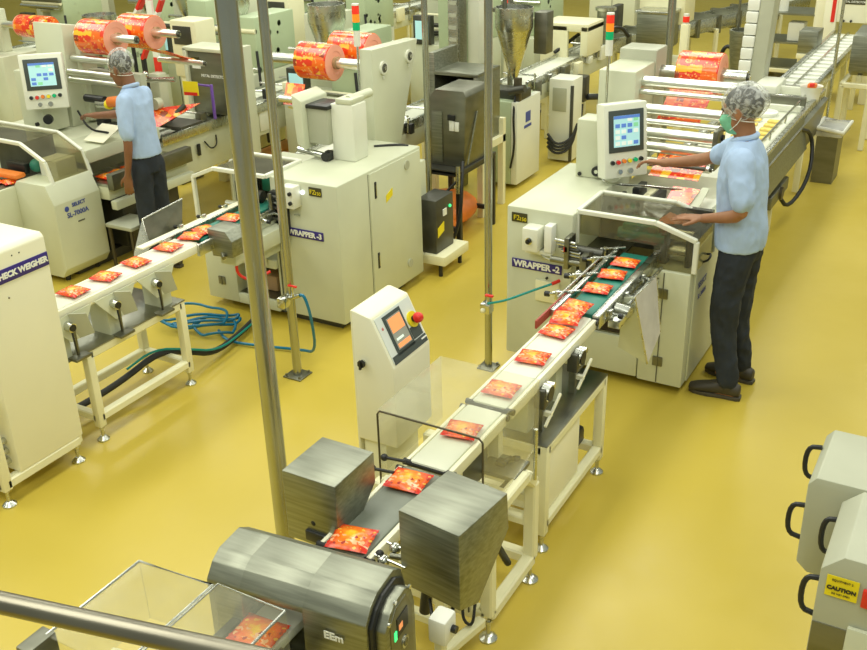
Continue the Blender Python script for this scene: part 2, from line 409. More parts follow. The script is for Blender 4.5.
def hmi(parent, c, ang, wd, ht, dp, shade='paint_pale', estop=True, ui=0):
    """operator panel box with bezel, screen and buttons, front looks along -Y before turning by ang"""
    T = Matrix.Translation(c) @ RZ(ang) @ Matrix.Rotation(math.radians(-8), 4, 'X')
    m = MB(shade).box(-wd / 2, 0, -ht / 2, wd / 2, dp, ht / 2, .012); m.xform(T)
    p = part('control_panel', m, parent)
    sw, sh = wd * .80, ht * .56
    zc = ht * .13
    m = MB('screen_bezel').box(-sw / 2, -.006, zc - sh / 2, sw / 2, .004, zc + sh / 2, .003); m.xform(T); part('bezel', m, p)
    m = MB('ui_cyan').box(-sw * .37, -.009, zc - sh * .37, sw * .37, -.004, zc + sh * .37)
    rr = random.Random(ui)
    cols = ['ui_blue', 'ui_pale', 'ui_pink', 'ui_green', 'ui_pale', 'ui_blue']
    for i in range(4):
        for j in range(5):
            if rr.random() < .72:
                m.use(rr.choice(cols)); x = -sw * .33 + i * sw * .175; z = zc - sh * .33 + j * sh * .14
                m.box(x, -.0105, z, x + sw * .13, -.008, z + sh * .09)
    m.use('ui_blue').box(-sw * .37, -.011, zc + sh * .3, sw * .37, -.008, zc + sh * .37)
    m.xform(T); part('screen', m, p)
    zb = -ht * .28
    for i, (col, dz) in enumerate((('black', 0), ('red', .0), ('orange', .004), ('yellow', .004), ('green_lens', .006), ('black', .008))):
        m = MB('chrome').cyl((-sw * .42 + i * sw * .165, .002, zb + dz), (-sw * .42 + i * sw * .165, -.008, zb + dz), wd * .05, n=12)
        m.use(col).cyl((-sw * .42 + i * sw * .165, -.006, zb + dz), (-sw * .42 + i * sw * .165, -.02, zb + dz), wd * .042, n=12)
        m.xform(T); part('button', m, p, {'black': 'black knob', 'red': 'red button', 'orange': 'orange button', 'yellow': 'yellow button', 'green_lens': 'green button'}[col])
    if estop:
        m = MB('chrome').cyl((sw * .1, .002, -ht * .41), (sw * .1, -.014, -ht * .41), wd * .06, n=14)
        m.cyl((-sw * .2, .002, -ht * .41), (-sw * .2, -.014, -ht * .41), wd * .05, n=14); m.xform(T); part('key_switch', m, p)
    return p

def tower_light(parent, x, y, z0, z1, r=.022, pole=None):
    h = (z1 - z0)
    m = MB('plastic_white').cyl((x, y, z0), (x, y, z0 + h * .38), r * .95); m.cyl((x, y, z1 - h * .04), (x, y, z1), r)
    if pole: m.use('chrome').cyl((x, y, pole), (x, y, z0), .008, n=10)
    t = part('tower_light', m, parent)
    for k, c in enumerate(('green_lens', 'orange_lens', 'red_lens')):
        a = z0 + h * (.38 + .193 * k); m = MB(c).cyl((x, y, a), (x, y, a + h * .188), r); part('lens', m, t, c.replace('_', ' '))
    return t

def roller(parent, x0, x1, y, z, r, mat='roller_steel', nut=True):
    m = MB(mat).cyl((x0, y, z), (x1, y, z), r, n=16)
    if nut: m.use('dark_metal').cyl((x1, y, z), (x1 + .012, y, z), r * .7, n=12); m.use('chrome').cyl((x1 + .01, y, z), (x1 + .02, y, z), r * .35, n=10)
    part('roller', m, parent)

def film_roll(label, x0, x1, y, z, r, group='rolls of printed film', shaft=None):
    """printed film wound on a core, its pink end looks along +X"""
    t = thing('film_roll', label, 'film roll', ((x0 + x1) / 2, y, z), group)
    m = MB('film').lathe([(r * .97, 0), (r, .004), (r, (x1 - x0) - .004), (r * .97, x1 - x0)], (x0, y, z), 'x', 40); part('film', m, t)
    m = MB('pink_core').lathe([(r * .96, 0), (r * .96, .004), (r * .80, .006), (r * .62, .0065), (r * .60, .004), (r * .3, .004)], (x1 - .001, y, z), 'x', 40); part('wound_edge', m, t)
    m = MB('cardboard').lathe([(r * .34, 0), (r * .34, .03), (r * .26, .03), (r * .26, .0)], (x1, y, z), 'x', 24); part('core', m, t)
    return t

def adjuster(m, c, s=1.0, flip=1):
    """little bracket with hand knob of the belt sides"""
    x, y, z = c
    m.use('steel_bright').box(x - .012 * s, y - .02 * s, z - .03 * s, x + .012 * s, y + .02 * s, z + .02 * s, .003)
    m.use('chrome').cyl((x, y, z), (x + flip * .06 * s, y, z - .01 * s), .008 * s, n=10)
    m.use('black').cyl((x + flip * .05 * s, y, z - .01 * s), (x + flip * .075 * s, y, z - .012 * s), .016 * s, n=12)
    return m

def hood(parent, prof, y0, y1, zb, frame='paint_pale', w_=.026, front_cut=None, side='right'):
    """clear guard: prof = (x,z) outline from the body side over the top and down"""
    m = MB(frame)
    for y in (y0, y1): m.bars([(x, y, z) for x, z in prof], w_)
    for x, z in prof[1:-1]: pass
    x0, z0 = prof[0]; m.bar((x0, y0, z0), (x0, y1, z0), w_)
    part('hood_frame', m, parent)
    for (xa, za), (xb, zb_) in zip(prof, prof[1:]):
        m = MB('acrylic_smoke').slab([(xa, y0, za), (xb, y0, zb_), (xb, y1, zb_), (xa, y1, za)], .005); part('hood_pane', m, parent)

def slot_handle(parent, x, y, z, h=.11, ax='x'):
    m = MB('black')
    if ax == 'x': m.box(x - .003, y - .011, z - h / 2, x + .006, y + .011, z + h / 2, .004); m.use('chrome').box(x, y - .003, z - h / 3, x + .009, y + .003, z + h / 3)
    else: m.box(x - .011, y - .006, z - h / 2, x + .011, y + .003, z + h / 2, .004)
    part('door_handle', m, parent)

def hinge(parent, x, y, z):
    m = MB('steel_dull').box(x - .028, y - .006, z - .028, x - .003, y + .004, z + .028, .002).box(x + .003, y - .006, z - .028, x + .028, y + .004, z + .028, .002)
    m.cyl((x, y - .005, z - .03), (x, y - .005, z + .03), .005, n=8); part('hinge', m, parent)

# ---------------------------------------------------------------- the printed packets
def packet_mesh(seed):
    rr = random.Random(seed); L, W_ = .068, .062; nx, ny = 22, 18
    b2 = bmesh.new(); grid = {}
    off = Vector((seed * 3.1, seed * 1.7, 0))
    for side in (1, -1):
        for i in range(nx + 1):
            for j in range(ny + 1):
                u = -1 + 2 * i / nx; v = -1 + 2 * j / ny
                if side == -1 and (i in (0, nx) or j in (0, ny)): continue
                puff = max(0, (1 - abs(u) ** 3.2)) ** .8 * max(0, (1 - abs(v) ** 2.6)) ** .6
                wr = noise.noise(Vector((u * 2.3, v * 2.9, side * 4)) + off) * .35 + abs(noise.noise(Vector((u * 6, v * 5, side)) + off)) * .3
                z = side * .014 * puff * (1 + wr) + .014
                if side == 1: z += .0022 * math.sin(v * 26 + u * 3) * (1 if abs(u) > .86 else .25)
                edge = 1 - .05 * (1 - abs(v)) * (abs(u) > .9)
                x = u * L * edge + .003 * noise.noise(Vector((v * 3, 7, seed))); y = v * W_ * (1 - .07 * (1 - abs(u) ** 4))
                grid[side, i, j] = b2.verts.new((x, y, max(z, .001)))
    g = lambda s_, i, j: grid.get((s_, i, j)) or grid[1, i, j]
    for side in (1, -1):
        for i in range(nx):
            for j in range(ny):
                q = [g(side, i, j), g(side, i + 1, j), g(side, i + 1, j + 1), g(side, i, j + 1)]
                if side == -1: q = q[::-1]
                try: b2.faces.new(q)
                except ValueError: pass
    mb = MB('packet_film'); mb.merge(b2)
    return mesh_from(mb, 'snack_packet', sharp=70)
PK = [packet_mesh(k) for k in range(5)]
def packet(x, y, z, ang, label, group, tilt=(0, 0), s_=1.0, mesh=None):
    o = bpy.data.objects.new('snack_packet', PK[mesh if mesh is not None else random.randrange(5)]); C.objects.link(o)
    o.location = (x, y, z); o.rotation_euler = (tilt[0], tilt[1], math.radians(ang)); o.scale = (s_, s_, s_)
    o['label'] = label; o['category'] = 'snack packet'; o['group'] = group
    return o

# ================================================================ LINE TWO: wrapping machine in the middle
BZ = .80
t = thing('wrapping_machine', 'cream wrapping machine marked WRAPPER -2 beside the masked worker', 'wrapping machine', (-1.75, 5.2, 0))
W2 = t
m = MB('paint').box(-2.29, 4.80, .06, -1.89, 5.72, .98, .012); m.box(-1.93, 5.24, .06, -1.24, 6.1, .88, .01)
part('body', m, t)
m = MB('dark_metal').box(-2.24, 4.85, .0, -1.95, 5.65, .07); m.box(-1.9, 4.95, 0, -1.28, 6.0, .07); part('plinth', m, t)
m = MB('paint').box(-1.49, 4.84, .05, -1.235, 5.25, .73, .008); m.use('seam').box(-1.379, 4.836, .06, -1.374, 4.845, .72); part('door', m, t)
for z in (.60, .19): hinge(t, -1.376, 4.838, z)
m = MB('paint').box(-1.90, 4.84, .06, -1.495, 5.25, .29, .006); part('lower_panel', m, t)
m = MB('dark_metal').box(-1.89, 5.14, .29, -1.49, 5.25, .72); m.use('steel_dull').box(-1.89, 4.86, .285, -1.49, 5.16, .30)
m.box(-1.893, 4.87, .29, -1.885, 5.2, .72); m.use('cardboard').box(-1.80, 5.0, .30, -1.62, 5.12, .40, .01); part('reject_bay', m, t)
m = MB('paint').box(-1.235, 4.92, .06, -1.225, 5.62, .86, .003); part('side_door', m, t)
m = MB('ink_blue').text('SELECT', (-1.224, 5.05, .62), (0, 1, 0), (0, 0, 1), .05); m.text('SL-3000A', (-1.224, 5.06, .55), (0, 1, 0), (0, 0, 1), .04); part('maker_mark', m, t)
# hood of line two
P2 = [(-1.885, .985), (-1.45, .985), (-1.225, .915), (-1.225, .735)]
hood(t, P2, 4.86, 5.22, .73)
m = MB('paint_pale').bar((-1.885, 4.86, .985), (-1.885, 4.86, .80), .02); part('hood_post', m, t)
m = MB('acrylic_smoke').slab([(-1.87, 4.855, .975), (-1.45, 4.855, .975), (-1.45, 4.855, .86), (-1.87, 4.855, .86)], .004)
part('front_pane', m, t)
m = MB('acrylic_smoke').slab([(-1.45, 4.856, .975), (-1.235, 4.856, .905), (-1.235, 4.856, .735), (-1.45, 4.856, .735)], .004); part('front_pane', m, t)
m = MB('dark_metal').box(-1.88, 5.20, .72, -1.24, 5.24, .97); m.use('steel_dull').box(-1.88, 4.87, .715, -1.66, 5.2, .725).box(-1.44, 4.87, .715, -1.24, 5.2, .725); part('bay_lining', m, t)
m = MB('belt_green').box(-1.66, 4.93, .84, -1.45, 5.10, .93, .015); m.cyl((-1.68, 4.95, .87), (-1.42, 4.95, .87), .03); part('crimper_guard', m, t, 'green crimper guard')
m = MB('steel_bright').cyl((-1.43, 5.0, .79), (-1.30, 5.0, .79), .05).cyl((-1.40, 5.0, .88), (-1.28, 5.0, .88), .035)
m.use('black').box(-1.44, 4.93, .73, -1.40, 5.1, .90, .004).box(-1.30, 4.93, .73, -1.27, 5.1, .90, .004); part('crimper_drive', m, t)
m = MB('orange').slab([(-1.5, 5.0, .93), (-1.36, 5.05, .93), (-1.33, 5.18, .90), (-1.47, 5.18, .94)], .004); part('film_or_reflection', m, t, 'orange reflection inside the hood, made as a coloured sheet')  # orange sheet stands in for a reflection under the hood, no film here
m = MB('black').tube([(-1.222, 5.02, .745), (-1.195, 5.02, .76), (-1.195, 5.08, .775), (-1.222, 5.08, .77)], .006, smooth=2); part('hood_handle', m, t)
# front wall furniture
m = MB('label_blue').box(-2.252, 4.793, .618, -1.945, 4.801, .672, .002); m.use('white').text('WRAPPER -2', (-2.098, 4.793, .645), (1, 0, 0), (0, 0, 1), .051, .001, .0022); part('name_plate', m, t, 'blue plate reading WRAPPER -2')
m = MB('label_dark').box(-2.257, 4.794, .892, -2.162, 4.801, .946, .002); m.use('yellow').text('F2', (-2.225, 4.793, .918), (1, 0, 0), (0, 0, 1), .04); m.text('150', (-2.187, 4.793, .912), (1, 0, 0), (0, 0, 1), .03); part('rating_plate', m, t)
m = MB('paint_pale').box(-2.15, 4.70, .765, -2.055, 4.80, .90, .008); m.use('white').box(-2.03, 4.73, .765, -1.985, 4.80, .92, .005); m.use('paint_pale').box(-2.15, 4.74, .74, -1.99, 4.80, .765, .004)
sw = part('switch_box', m, t)
m = MB('chrome').cyl((-2.105, 4.70, .83), (-2.105, 4.692, .83), .02); m.use('black').cyl((-2.105, 4.695, .83), (-2.105, 4.678, .83), .014).cyl((-2.105, 4.678, .83), (-2.105, 4.67, .83), .008); part('dial', m, sw)
m = MB('cream').box(-2.10, 4.785, .44, -1.955, 4.801, .565, .003); m.use('ink_black').cyl((-2.03, 4.79, .588), (-2.03, 4.782, .588), .008); part('cover_plate', m, t)
m = MB('steel_bright')
for k in range(6):
    m.use(['steel_bright', 'chrome', 'dark_metal'][k % 3]); m.cyl((-1.96 + .012 * k, 4.72, .855 - .018 * k), (-1.84 + .01 * k, 4.72, .85 - .018 * k), .0075, n=8)
m.use('steel_dull').cyl((-1.98, 4.72, .74), (-1.72, 4.72, .74), .018).box(-1.90, 4.70, .70, -1.87, 4.80, .88, .004).box(-1.80, 4.68, .68, -1.76, 4.80, .80, .004)
m.use('red').box(-1.90, 4.70, .80, -1.88, 4.71, .83)
m.use('chrome').tube([(-2.08, 4.76, .75), (-2.0, 4.72, .73), (-1.9, 4.72, .735)], .006, smooth=1).sph((-1.80, 4.68, .70), .022).sph((-1.86, 4.70, .67), .018)
m.use('dark_metal').cyl((-1.86, 4.78, .79), (-1.70, 4.78, .79), .03).cyl((-1.74, 4.70, .74), (-1.74, 4.70, .83), .012)
part('crimper_linkage', m, t)
# deck, post, panel
m = MB('white').box(-1.93, 5.30, .88, -1.72, 5.50, .895, .003); m.use('black').box(-1.83, 5.36, .895, -1.78, 5.42, .915, .003).cyl((-1.84, 5.39, .925), (-1.77, 5.39, .925), .012).box(-1.82, 5.38, .91, -1.80, 5.40, .95); part('deck_plate', m, t)
m = MB('paint').box(-2.15, 5.46, .98, -1.96, 5.62, 1.33, .008); p = part('panel_post', m, t)
m = MB('black').cyl((-2.01, 5.46, 1.03), (-2.01, 5.44, 1.03), .030).cyl((-2.12, 5.46, 1.0), (-2.12, 5.452, 1.0), .012); m.use('chrome').cyl((-2.01, 5.44, 1.03), (-2.01, 5.437, 1.03), .012); part('knob', m, p)
m = MB('chrome').tube([(-1.98, 5.46, 1.02), (-1.94, 5.40, .975), (-1.8, 5.42, .985), (-1.5, 5.5, .97)], .008, smooth=2); part('panel_arm', m, t)
hmi(t, (-1.835, 5.44, 1.24), 48, .28, .43, .10, ui=3)
# unwinding station
m = MB('paint').box(-2.20, 5.92, .90, -1.96, 6.30, 1.53, .01); m.box(-2.06, 5.66, .88, -1.98, 6.0, 1.22, .01); part('unwinder_cabinet', m, t)
part('back_plate', MB('paint_grey').box(-2.2, 6.28, .9, -1.95, 6.5, 1.60, .01), t); part('support_leg', MB('paint_grey').box(-2.2, 6.2, 0, -2.1, 6.4, .91, .01), t)
tower_light(t, -2.12, 5.86, 1.63, 1.88, .024, pole=.98)
for y, z, r in ((6.06, 1.45, .034), (6.02, 1.395, .018), (5.94, 1.31, .034), (5.90, 1.245, .020), (5.86, 1.185, .036), (5.83, 1.11, .036), (5.76, 1.03, .024)):
    roller(t, -1.98, -1.40 + (z - 1.2) * .1, y, z, r, 'roller_steel')
roller(t, -1.98, -1.40, 6.4, 1.45, .040, 'steel_bright')
m = MB('steel_dull').box(-1.42, 5.76, 1.02, -1.39, 5.90, 1.26, .006); m.use('black').cyl((-1.39, 5.86, 1.2), (-1.375, 5.86, 1.2), .02).cyl((-1.39, 5.80, 1.08), (-1.375, 5.80, 1.08), .02)
m.use('steel_bright').box(-1.98, 5.78, 1.035, -1.42, 5.80, 1.055); m.use('dark_metal').box(-1.98, 5.62, .9, -1.93, 5.72, 1.0, .005).cyl((-1.96, 5.66, 1.06), (-1.42, 5.66, 1.06), .012); part('end_plate', m, t)
m = MB('film').slab([(-1.83, 6.30, 1.42), (-1.56, 6.30, 1.42), (-1.56, 5.98, 1.24), (-1.83, 5.98, 1.24)], .002); part('film_or_reflection', m, t)
m = MB('film').slab([(-1.74, 5.80, 1.08), (-1.44, 5.80, 1.08), (-1.44, 5.60, 1.00), (-1.74, 5.60, 1.00)], .002); part('film_or_reflection', m, t)
m = MB('film').slab([(-1.56, 5.52, .98), (-1.40, 5.52, .98), (-1.42, 5.30, .92), (-1.55, 5.30, .92)], .002); part('film_or_reflection', m, t)
m = MB('paint_pale').prism([(-1.60, 5.3), (-1.32, 5.3), (-1.30, 5.62), (-1.40, 5.62)], 'z', .88, .90); m.use('paint').slab([(-1.42, 5.3, .91), (-1.36, 5.3, .91), (-1.36, 5.56, .98), (-1.40, 5.56, .98)], .004); m.use('cream').box(-1.71, 5.28, .88, -1.67, 5.6, .93, .004); m.use('black').box(-1.78, 5.44, .88, -1.74, 5.6, .96, .004).box(-1.65, 5.40, .88, -1.62, 5.6, .94)
part('forming_box', m, t)
film_roll('large orange printed film roll on the unwinder above the hair-netted man in line two', -1.83, -1.56, 6.42, 1.45, .135, 'film rolls on the right hand machine')

# in-feed conveyor running away behind wrapper two
t = thing('infeed_conveyor', 'long pale in-feed conveyor running away behind the masked worker', 'conveyor', (-1.6, 8.2, 0))
m = MB('paint_grey').box(-1.88, 6.15, .42, -1.36, 9.2, .76, .006); m.use('steel_dull').prism([(-1.36, .42), (-1.30, .74), (-1.36, .76)], 'y', 6.2, 9.2); part('side_panel', m, t)
m = MB('belt_white').box(-1.86, 6.12, .76, -1.36, 9.25, .785); m.box(-1.76, 9.2, .755, -1.46, 12.25, .785); part('belt', m, t)
m = MB('steel_bright').box(-1.37, 6.12, .76, -1.33, 9.2, .82, .004).box(-1.93, 6.12, .76, -1.88, 9.2, .82, .004).box(-1.47, 9.2, .72, -1.43, 12.25, .82, .004).box(-1.79, 9.2, .72, -1.75, 12.25, .82, .004).box(-1.63, 9.2, .785, -1.61, 12.25, .81)
m.use('steel').slab([(-1.33, 6.3, .80), (-1.27, 6.35, .55), (-1.27, 8.2, .55), (-1.33, 8.25, .80)], .006); part('guide_rail', m, t)
for k in range(15): part('flight', MB('white').box(-1.74, 9.3 + k * .19, .785, -1.48, 9.38 + k * .19, .80, .003), t)
for y in (6.6, 7.6, 8.7):
    for x in (-1.85, -1.42): part('leg', MB('cream').box(x, y, .02, x + .05, y + .05, .44, .004), t)
for y in (9.9, 11.0, 12.0):
    for x in (-1.78, -1.48): part('leg', MB('cream').box(x, y, .0, x + .05, y + .05, .74, .004), t)
m = MB('dark_metal').box(-1.46, 6.25, .02, -1.34, 6.75, .26, .01); m.use('bronze_frame').cyl((-1.40, 6.6, .22), (-1.32, 6.6, .22), .09).cyl((-1.40, 7.6, .35), (-1.3, 7.6, .35), .05); m.use('steel_dull').box(-1.5, 7.3, .30, -1.32, 7.9, .40, .01); part('drive', m, t)
for k, x in enumerate((-1.84, -1.42)):
    m = MB('chrome').cyl((x, 6.3, .85), (x, 9.15, .85), .009, n=8)
    for j in range(6): m.cyl((x, 6.4 + j * .53, .785), (x, 6.4 + j * .53, .85), .008, n=8)
    part('guide_rod', m, t)
for j in range(5): part('cross_bracket', MB(['paint_pale', 'steel_dull', 'chrome'][j % 3]).box(-1.88, 8.35 + j * .19, .80, -1.38, 8.39 + j * .19, .84 + .03 * (j % 2), .004), t)
part('cover_box', MB('paint_pale').box(-1.86, 8.75, .80, -1.66, 9.15, .90, .02), t)
m = MB('white').lathe([(.09, 0), (.10, .02), (.10, .03), (.085, .03), (.08, .01)], (-1.62, 8.2, .785), 'z', 30); part('dish', m, t)
m = MB('black').tube([(-1.33, 8.05, .74), (-1.25, 8.3, .66), (-1.2, 8.15, .35), (-1.28, 7.8, .16), (-1.35, 7.7, .3)], .016, smooth=2); part('cable', m, t)
for i in range(3):
    for j in range(7):
        o = solo('rice_cake', MB('cake').box(-.05, -.035, 0, .05, .035, .018, .008), 'small yellow cake lying on the pale in-feed conveyor', 'cake', (0, 0, 0), 'yellow cakes on the in-feed conveyor')
        o.location = (-1.80 + i * .15, 7.2 + j * .13, .787)

# ---- steel bins behind the worker
t = thing('waste_bin', 'square steel bin lined with a white bag beside the long conveyor', 'bin', (-1.33, 9.3, 0))
m = MB('steel_dull').prism([(-1.34, 9.12), (-1.16, 9.12), (-1.16, 9.42), (-1.34, 9.42)], 'z', .0, .48); part('body', m, t)
m = MB('plastic_bag').prism([(-1.355, 9.10), (-1.13, 9.10), (-1.11, 9.46), (-1.355, 9.46)], 'z', .42, .50, .015); m.use('plastic_white').tube([(-1.35, 9.10, .50), (-1.13, 9.10, .47), (-1.11, 9.46, .49), (-1.35, 9.46, .50), (-1.35, 9.10, .50)], .018); part('bin_liner', m, t)
t = thing('reject_tub', 'small white tub holding orange scraps at the conveyor edge', 'tub', (-1.37, 8.75, .785))
m = MB('plastic_white').lathe([(.06, 0), (.09, .12), (.095, .13), (.085, .12), (.07, .02)], (-1.39, 8.8, .79)); part('tub', m, t)
m = MB('orange').box(-1.42, 8.76, .90, -1.35, 8.84, .94, .01); m.use('red').box(-1.40, 8.74, .92, -1.36, 8.78, .95, .008); part('scraps', m, t)

# ================================================================ LINE TWO: belts, stands, checkweigher
t = thing('discharge_conveyor', 'narrow green discharge belt coming out of wrapper two', 'conveyor', (-1.54, 4.3, .7))
m = MB('belt_green').box(-1.612, 4.02, BZ - .035, -1.468, 4.84, BZ, .006)
for k in range(5): m.use('belt_green')
part('belt', m, t)
m = MB('steel_bright').box(-1.655, 3.95, BZ - .06, -1.630, 4.90, BZ + .02, .003).box(-1.462, 4.0, BZ - .06, -1.425, 4.90, BZ + .006, .003)
m.use('dark_red').box(-1.666, 3.80, BZ - .02, -1.656, 4.20, BZ + .022, .002); m.use('steel_bright').cyl((-1.66, 4.05, BZ + .04), (-1.66, 4.6, BZ + .04), .006)
for y in (4.15, 4.4, 4.65, 4.8): adjuster(m, (-1.70, y, BZ + .01), .9, -1); m.use('chrome').cyl((-1.72, y - .02, BZ + .02), (-1.60, y + .04, BZ + .03), .006, n=8)
for y in (4.12, 4.35, 4.6): adjuster(m, (-1.415, y, BZ - .02), .8, 1)
part('side_rail', m, t)
m = MB('steel_bright').cyl((-1.42, 4.2, BZ - .03), (-1.35, 4.2, BZ - .04), .03).box(-1.42, 4.1, BZ - .09, -1.36, 4.7, BZ - .05, .004).cyl((-1.37, 4.25, BZ - .02), (-1.37, 4.75, BZ - .02), .010); part('drive', m, t)
m = MB('steel_dull').box(-1.60, 4.70, .64, -1.48, 4.86, BZ - .05, .01); part('bracket', m, t)
t = thing('drop_guard', 'bent pale sheet guard hanging at the side of the green belt', 'guard', (-1.36, 4.45, .45))
m = MB('plastic_sheet').slab([(-1.36, 4.30, .80), (-1.35, 4.60, .80), (-1.30, 4.58, .50), (-1.29, 4.36, .42)], .004); part('outer_sheet', m, t)
m = MB('paint').slab([(-1.36, 4.30, .80), (-1.29, 4.36, .42), (-1.46, 4.40, .46), (-1.42, 4.32, .78)], .004); part('end_sheet', m, t)
m = MB('steel_bright').tube([(-1.29, 4.36, .42), (-1.36, 4.30, .80), (-1.35, 4.60, .80), (-1.30, 4.58, .50)], .005); part('rim', m, t)
for k in range(6):
    pass

def belt_unit(name, label, y0, y1, mat, rollers=True, x0=-1.61, x1=-1.455, z=BZ, rail='cream_pale', dx=0.0):
    t = thing(name, label, 'conveyor', ((x0 + x1) / 2 + dx, (y0 + y1) / 2, z - .06))
    x0 += dx; x1 += dx
    m = MB(mat).box(x0, y0 + .01, z - .035, x1, y1 - .01, z, .012); part('belt', m, t)
    m = MB(rail).box(x0 - .018, y0 + .02, z - .05, x0 - .003, y1 - .02, z - .004, .003).box(x1 + .003, y0 + .02, z - .05, x1 + .022, y1 - .02, z - .002, .003); part('side_rail', m, t)
    m = MB('black')
    for y in (y0 + .02, y1 - .02):
        m.cyl((x0 - .028, y, z - .018), (x1 + .030, y, z - .018), .013, n=10)
    part('end_shaft', m, t)
    return t
t = belt_unit('belt_conveyor', 'pale belt between the green belt and the clear checkweigher cover', 3.05, 4.0, 'belt_white')
for y in (3.36, 3.72):
    m = MB('steel_bright').cyl((-1.43, y, BZ - .065), (-1.395, y, BZ - .07), .038, n=20).cyl((-1.43, y + .035, BZ - .05), (-1.39, y + .035, BZ - .05), .016); m.use('black').cyl((-1.395, y, BZ - .07), (-1.390, y, BZ - .07), .032, n=20)
    m.use('dark_metal').box(-1.45, y - .05, BZ - .13, -1.40, y + .05, BZ - .04, .006)
    m.use('cream_pale').bar((-1.39, y - .06, BZ - .20), (-1.39, y + .10, BZ - .12), .012).box(-1.45, y - .01, BZ - .18, -1.385, y + .01, BZ - .16)
    m.use('steel_dull').box(-1.45, y - .02, .545, -1.42, y + .01, BZ - .06)
    part('drive_motor', m, t)
for y in (3.3, 3.6): part('bracket', MB('paint').box(-1.60, y, .546, -1.47, y + .07, BZ - .035), t)
t = belt_unit('weighing_conveyor', 'white weighing belt under the clear cover', 2.56, 3.04, 'belt_white')
m = MB('steel_dull').box(-1.58, 2.65, .56, -1.48, 2.95, BZ - .04, .006); part('weigh_cell', m, t)
t = belt_unit('reject_conveyor', 'dark grey belt between the two steel reject boxes', 2.02, 2.55, 'belt_grey')
for y in (2.1, 2.45, 2.53): part('sensor_bracket', MB('black').cyl((-1.69, y, BZ + .01), (-1.60, y, BZ + .02), .006).sph((-1.69, y, BZ + .01), .014), t); part('knob', MB('black').sph((-1.42, y - .03, BZ), .014), t)
for y in (2.12, 2.20): part('rod', MB('chrome').cyl((-1.74, y, BZ - .02), (-1.60, y, BZ), .005), t)
for y in (2.06, 2.13): part('sensor', MB('chrome').cyl((-1.43, y, BZ), (-1.32, y, BZ - .01), .005).sph((-1.40, y, BZ - .012), .020), t)

# stands
def stand(label, x0, x1, y0, y1, z, mat='cream', bar=.045, top=None, z_low=.14, chamfer=0, feet=None):
    t = thing('machine_stand', label, 'stand', ((x0 + x1) / 2, (y0 + y1) / 2, 0))
    m = MB(mat); h = bar / 2
    for y in (y0, y1): m.bar((x0, y, z - h), (x1, y, z - h), bar); m.bar((x0, y, z_low), (x1, y, z_low), bar)
    for x in (x0, x1):
        m.bar((x, y0, z - h), (x, y1, z - h), bar); m.bar((x, y0, z_low), (x, y1, z_low), bar)
    part('frame', m, t)
    for x in (x0, x1):
        for y in (y0, y1):
            part('leg', MB(mat).box(x - h, y - h, .085, x + h, y + h, z - .001, .005), t); foot(t, x, y)
    return t
t = stand('cream steel stand with a steel tray top under the pale belt', -1.72, -1.375, 3.26, 3.93, .54)
m = MB('steel_floor_table').box(-1.745, 3.24, .54, -1.352, 3.955, .546, .002); part('tray', m, t)
m = MB('cream_pale').box(-1.70, 3.28, .17, -1.372, 3.66, .525, .004); m.use('seam').box(-1.371, 3.31, .34, -1.3705, 3.318, .37); part('service_box', m, t)
m = MB('black').box(-1.55, 3.75, .15, -1.45, 3.95, .24, .02); part('motor', m, t)
# near stand, chamfered
t = thing('machine_stand', 'cream stand with a chamfered top frame beside the right steel box', 'stand', (-1.5, 2.85, 0))
m = MB('cream')
for y in (2.66, 3.05): m.bar((-1.80, y, .12), (-1.335, y, .12), .05)
m.bars([(-1.335, 2.66, .12), (-1.335, 3.05, .12)], .05); m.bars([(-1.335, 3.05, .12), (-1.335, 3.05, .50), (-1.335, 2.98, .57), (-1.335, 2.76, .57)], .05)
m.bar((-1.335, 2.66, .12), (-1.335, 2.66, .50), .05); m.bar((-1.335, 2.68, .47), (-1.335, 2.72, .50), .05)
m.bar((-1.80, 2.85, .55), (-1.335, 2.85, .55), .04); m.bar((-1.80, 3.05, .42), (-1.335, 3.05, .42), .04); m.bar((-1.80, 3.05, .3), (-1.335, 3.05, .3), .035)
m.bar((-1.80, 2.66, .12), (-1.80, 2.66, .6), .05); m.bar((-1.80, 3.05, .12), (-1.80, 3.05, .6), .05); m.bar((-1.80, 2.66, .12), (-1.80, 3.05, .12), .05)
m.box(-1.60, 2.66, .55, -1.46, 2.70, .75).box(-1.60, 3.0, .5, -1.46, 3.04, .75)
part('frame', m, t)
m = MB('cream_pale').box(-1.62, 2.62, .11, -1.38, 2.66, .50, .004); m.use('seam').box(-1.40, 2.615, .14, -1.395, 2.621, .36); part('front_panel', m, t)
for x in (-1.80, -1.335):
    for y in (2.66, 3.05): foot(t, x, y, .1, .036)
m = MB('black')
m.tube([(-1.41, 2.60, .22), (-1.39, 2.55, .16), (-1.34, 2.54, .15), (-1.36, 2.6, .22)], .006, smooth=2); m.use('steel_dull')
for k in range(3): m.cyl((-1.405, 2.615, .20 + k * .05), (-1.405, 2.60, .20 + k * .05), .014, n=10)
part('cable_gland', m, t)
m = MB('black').tube([(-1.55, 2.72, .45), (-1.42, 2.85, .50), (-1.37, 2.98, .56), (-1.40, 3.04, .60)], .017, smooth=2)
m.tube([(-1.55, 2.75, .45), (-1.44, 2.8, .42), (-1.40, 2.86, .30), (-1.39, 2.95, .14)], .015, smooth=2); part('cable_hose', m, t)
m = MB('steel_dull').box(-1.50, 2.90, .58, -1.34, 3.04, .60, .003); m.use('black').cyl((-1.44, 2.96, .60), (-1.40, 3.0, .62), .012); m.box(-1.45, 2.95, .6, -1.41, 2.99, .615); part('clamp_plate', m, t)

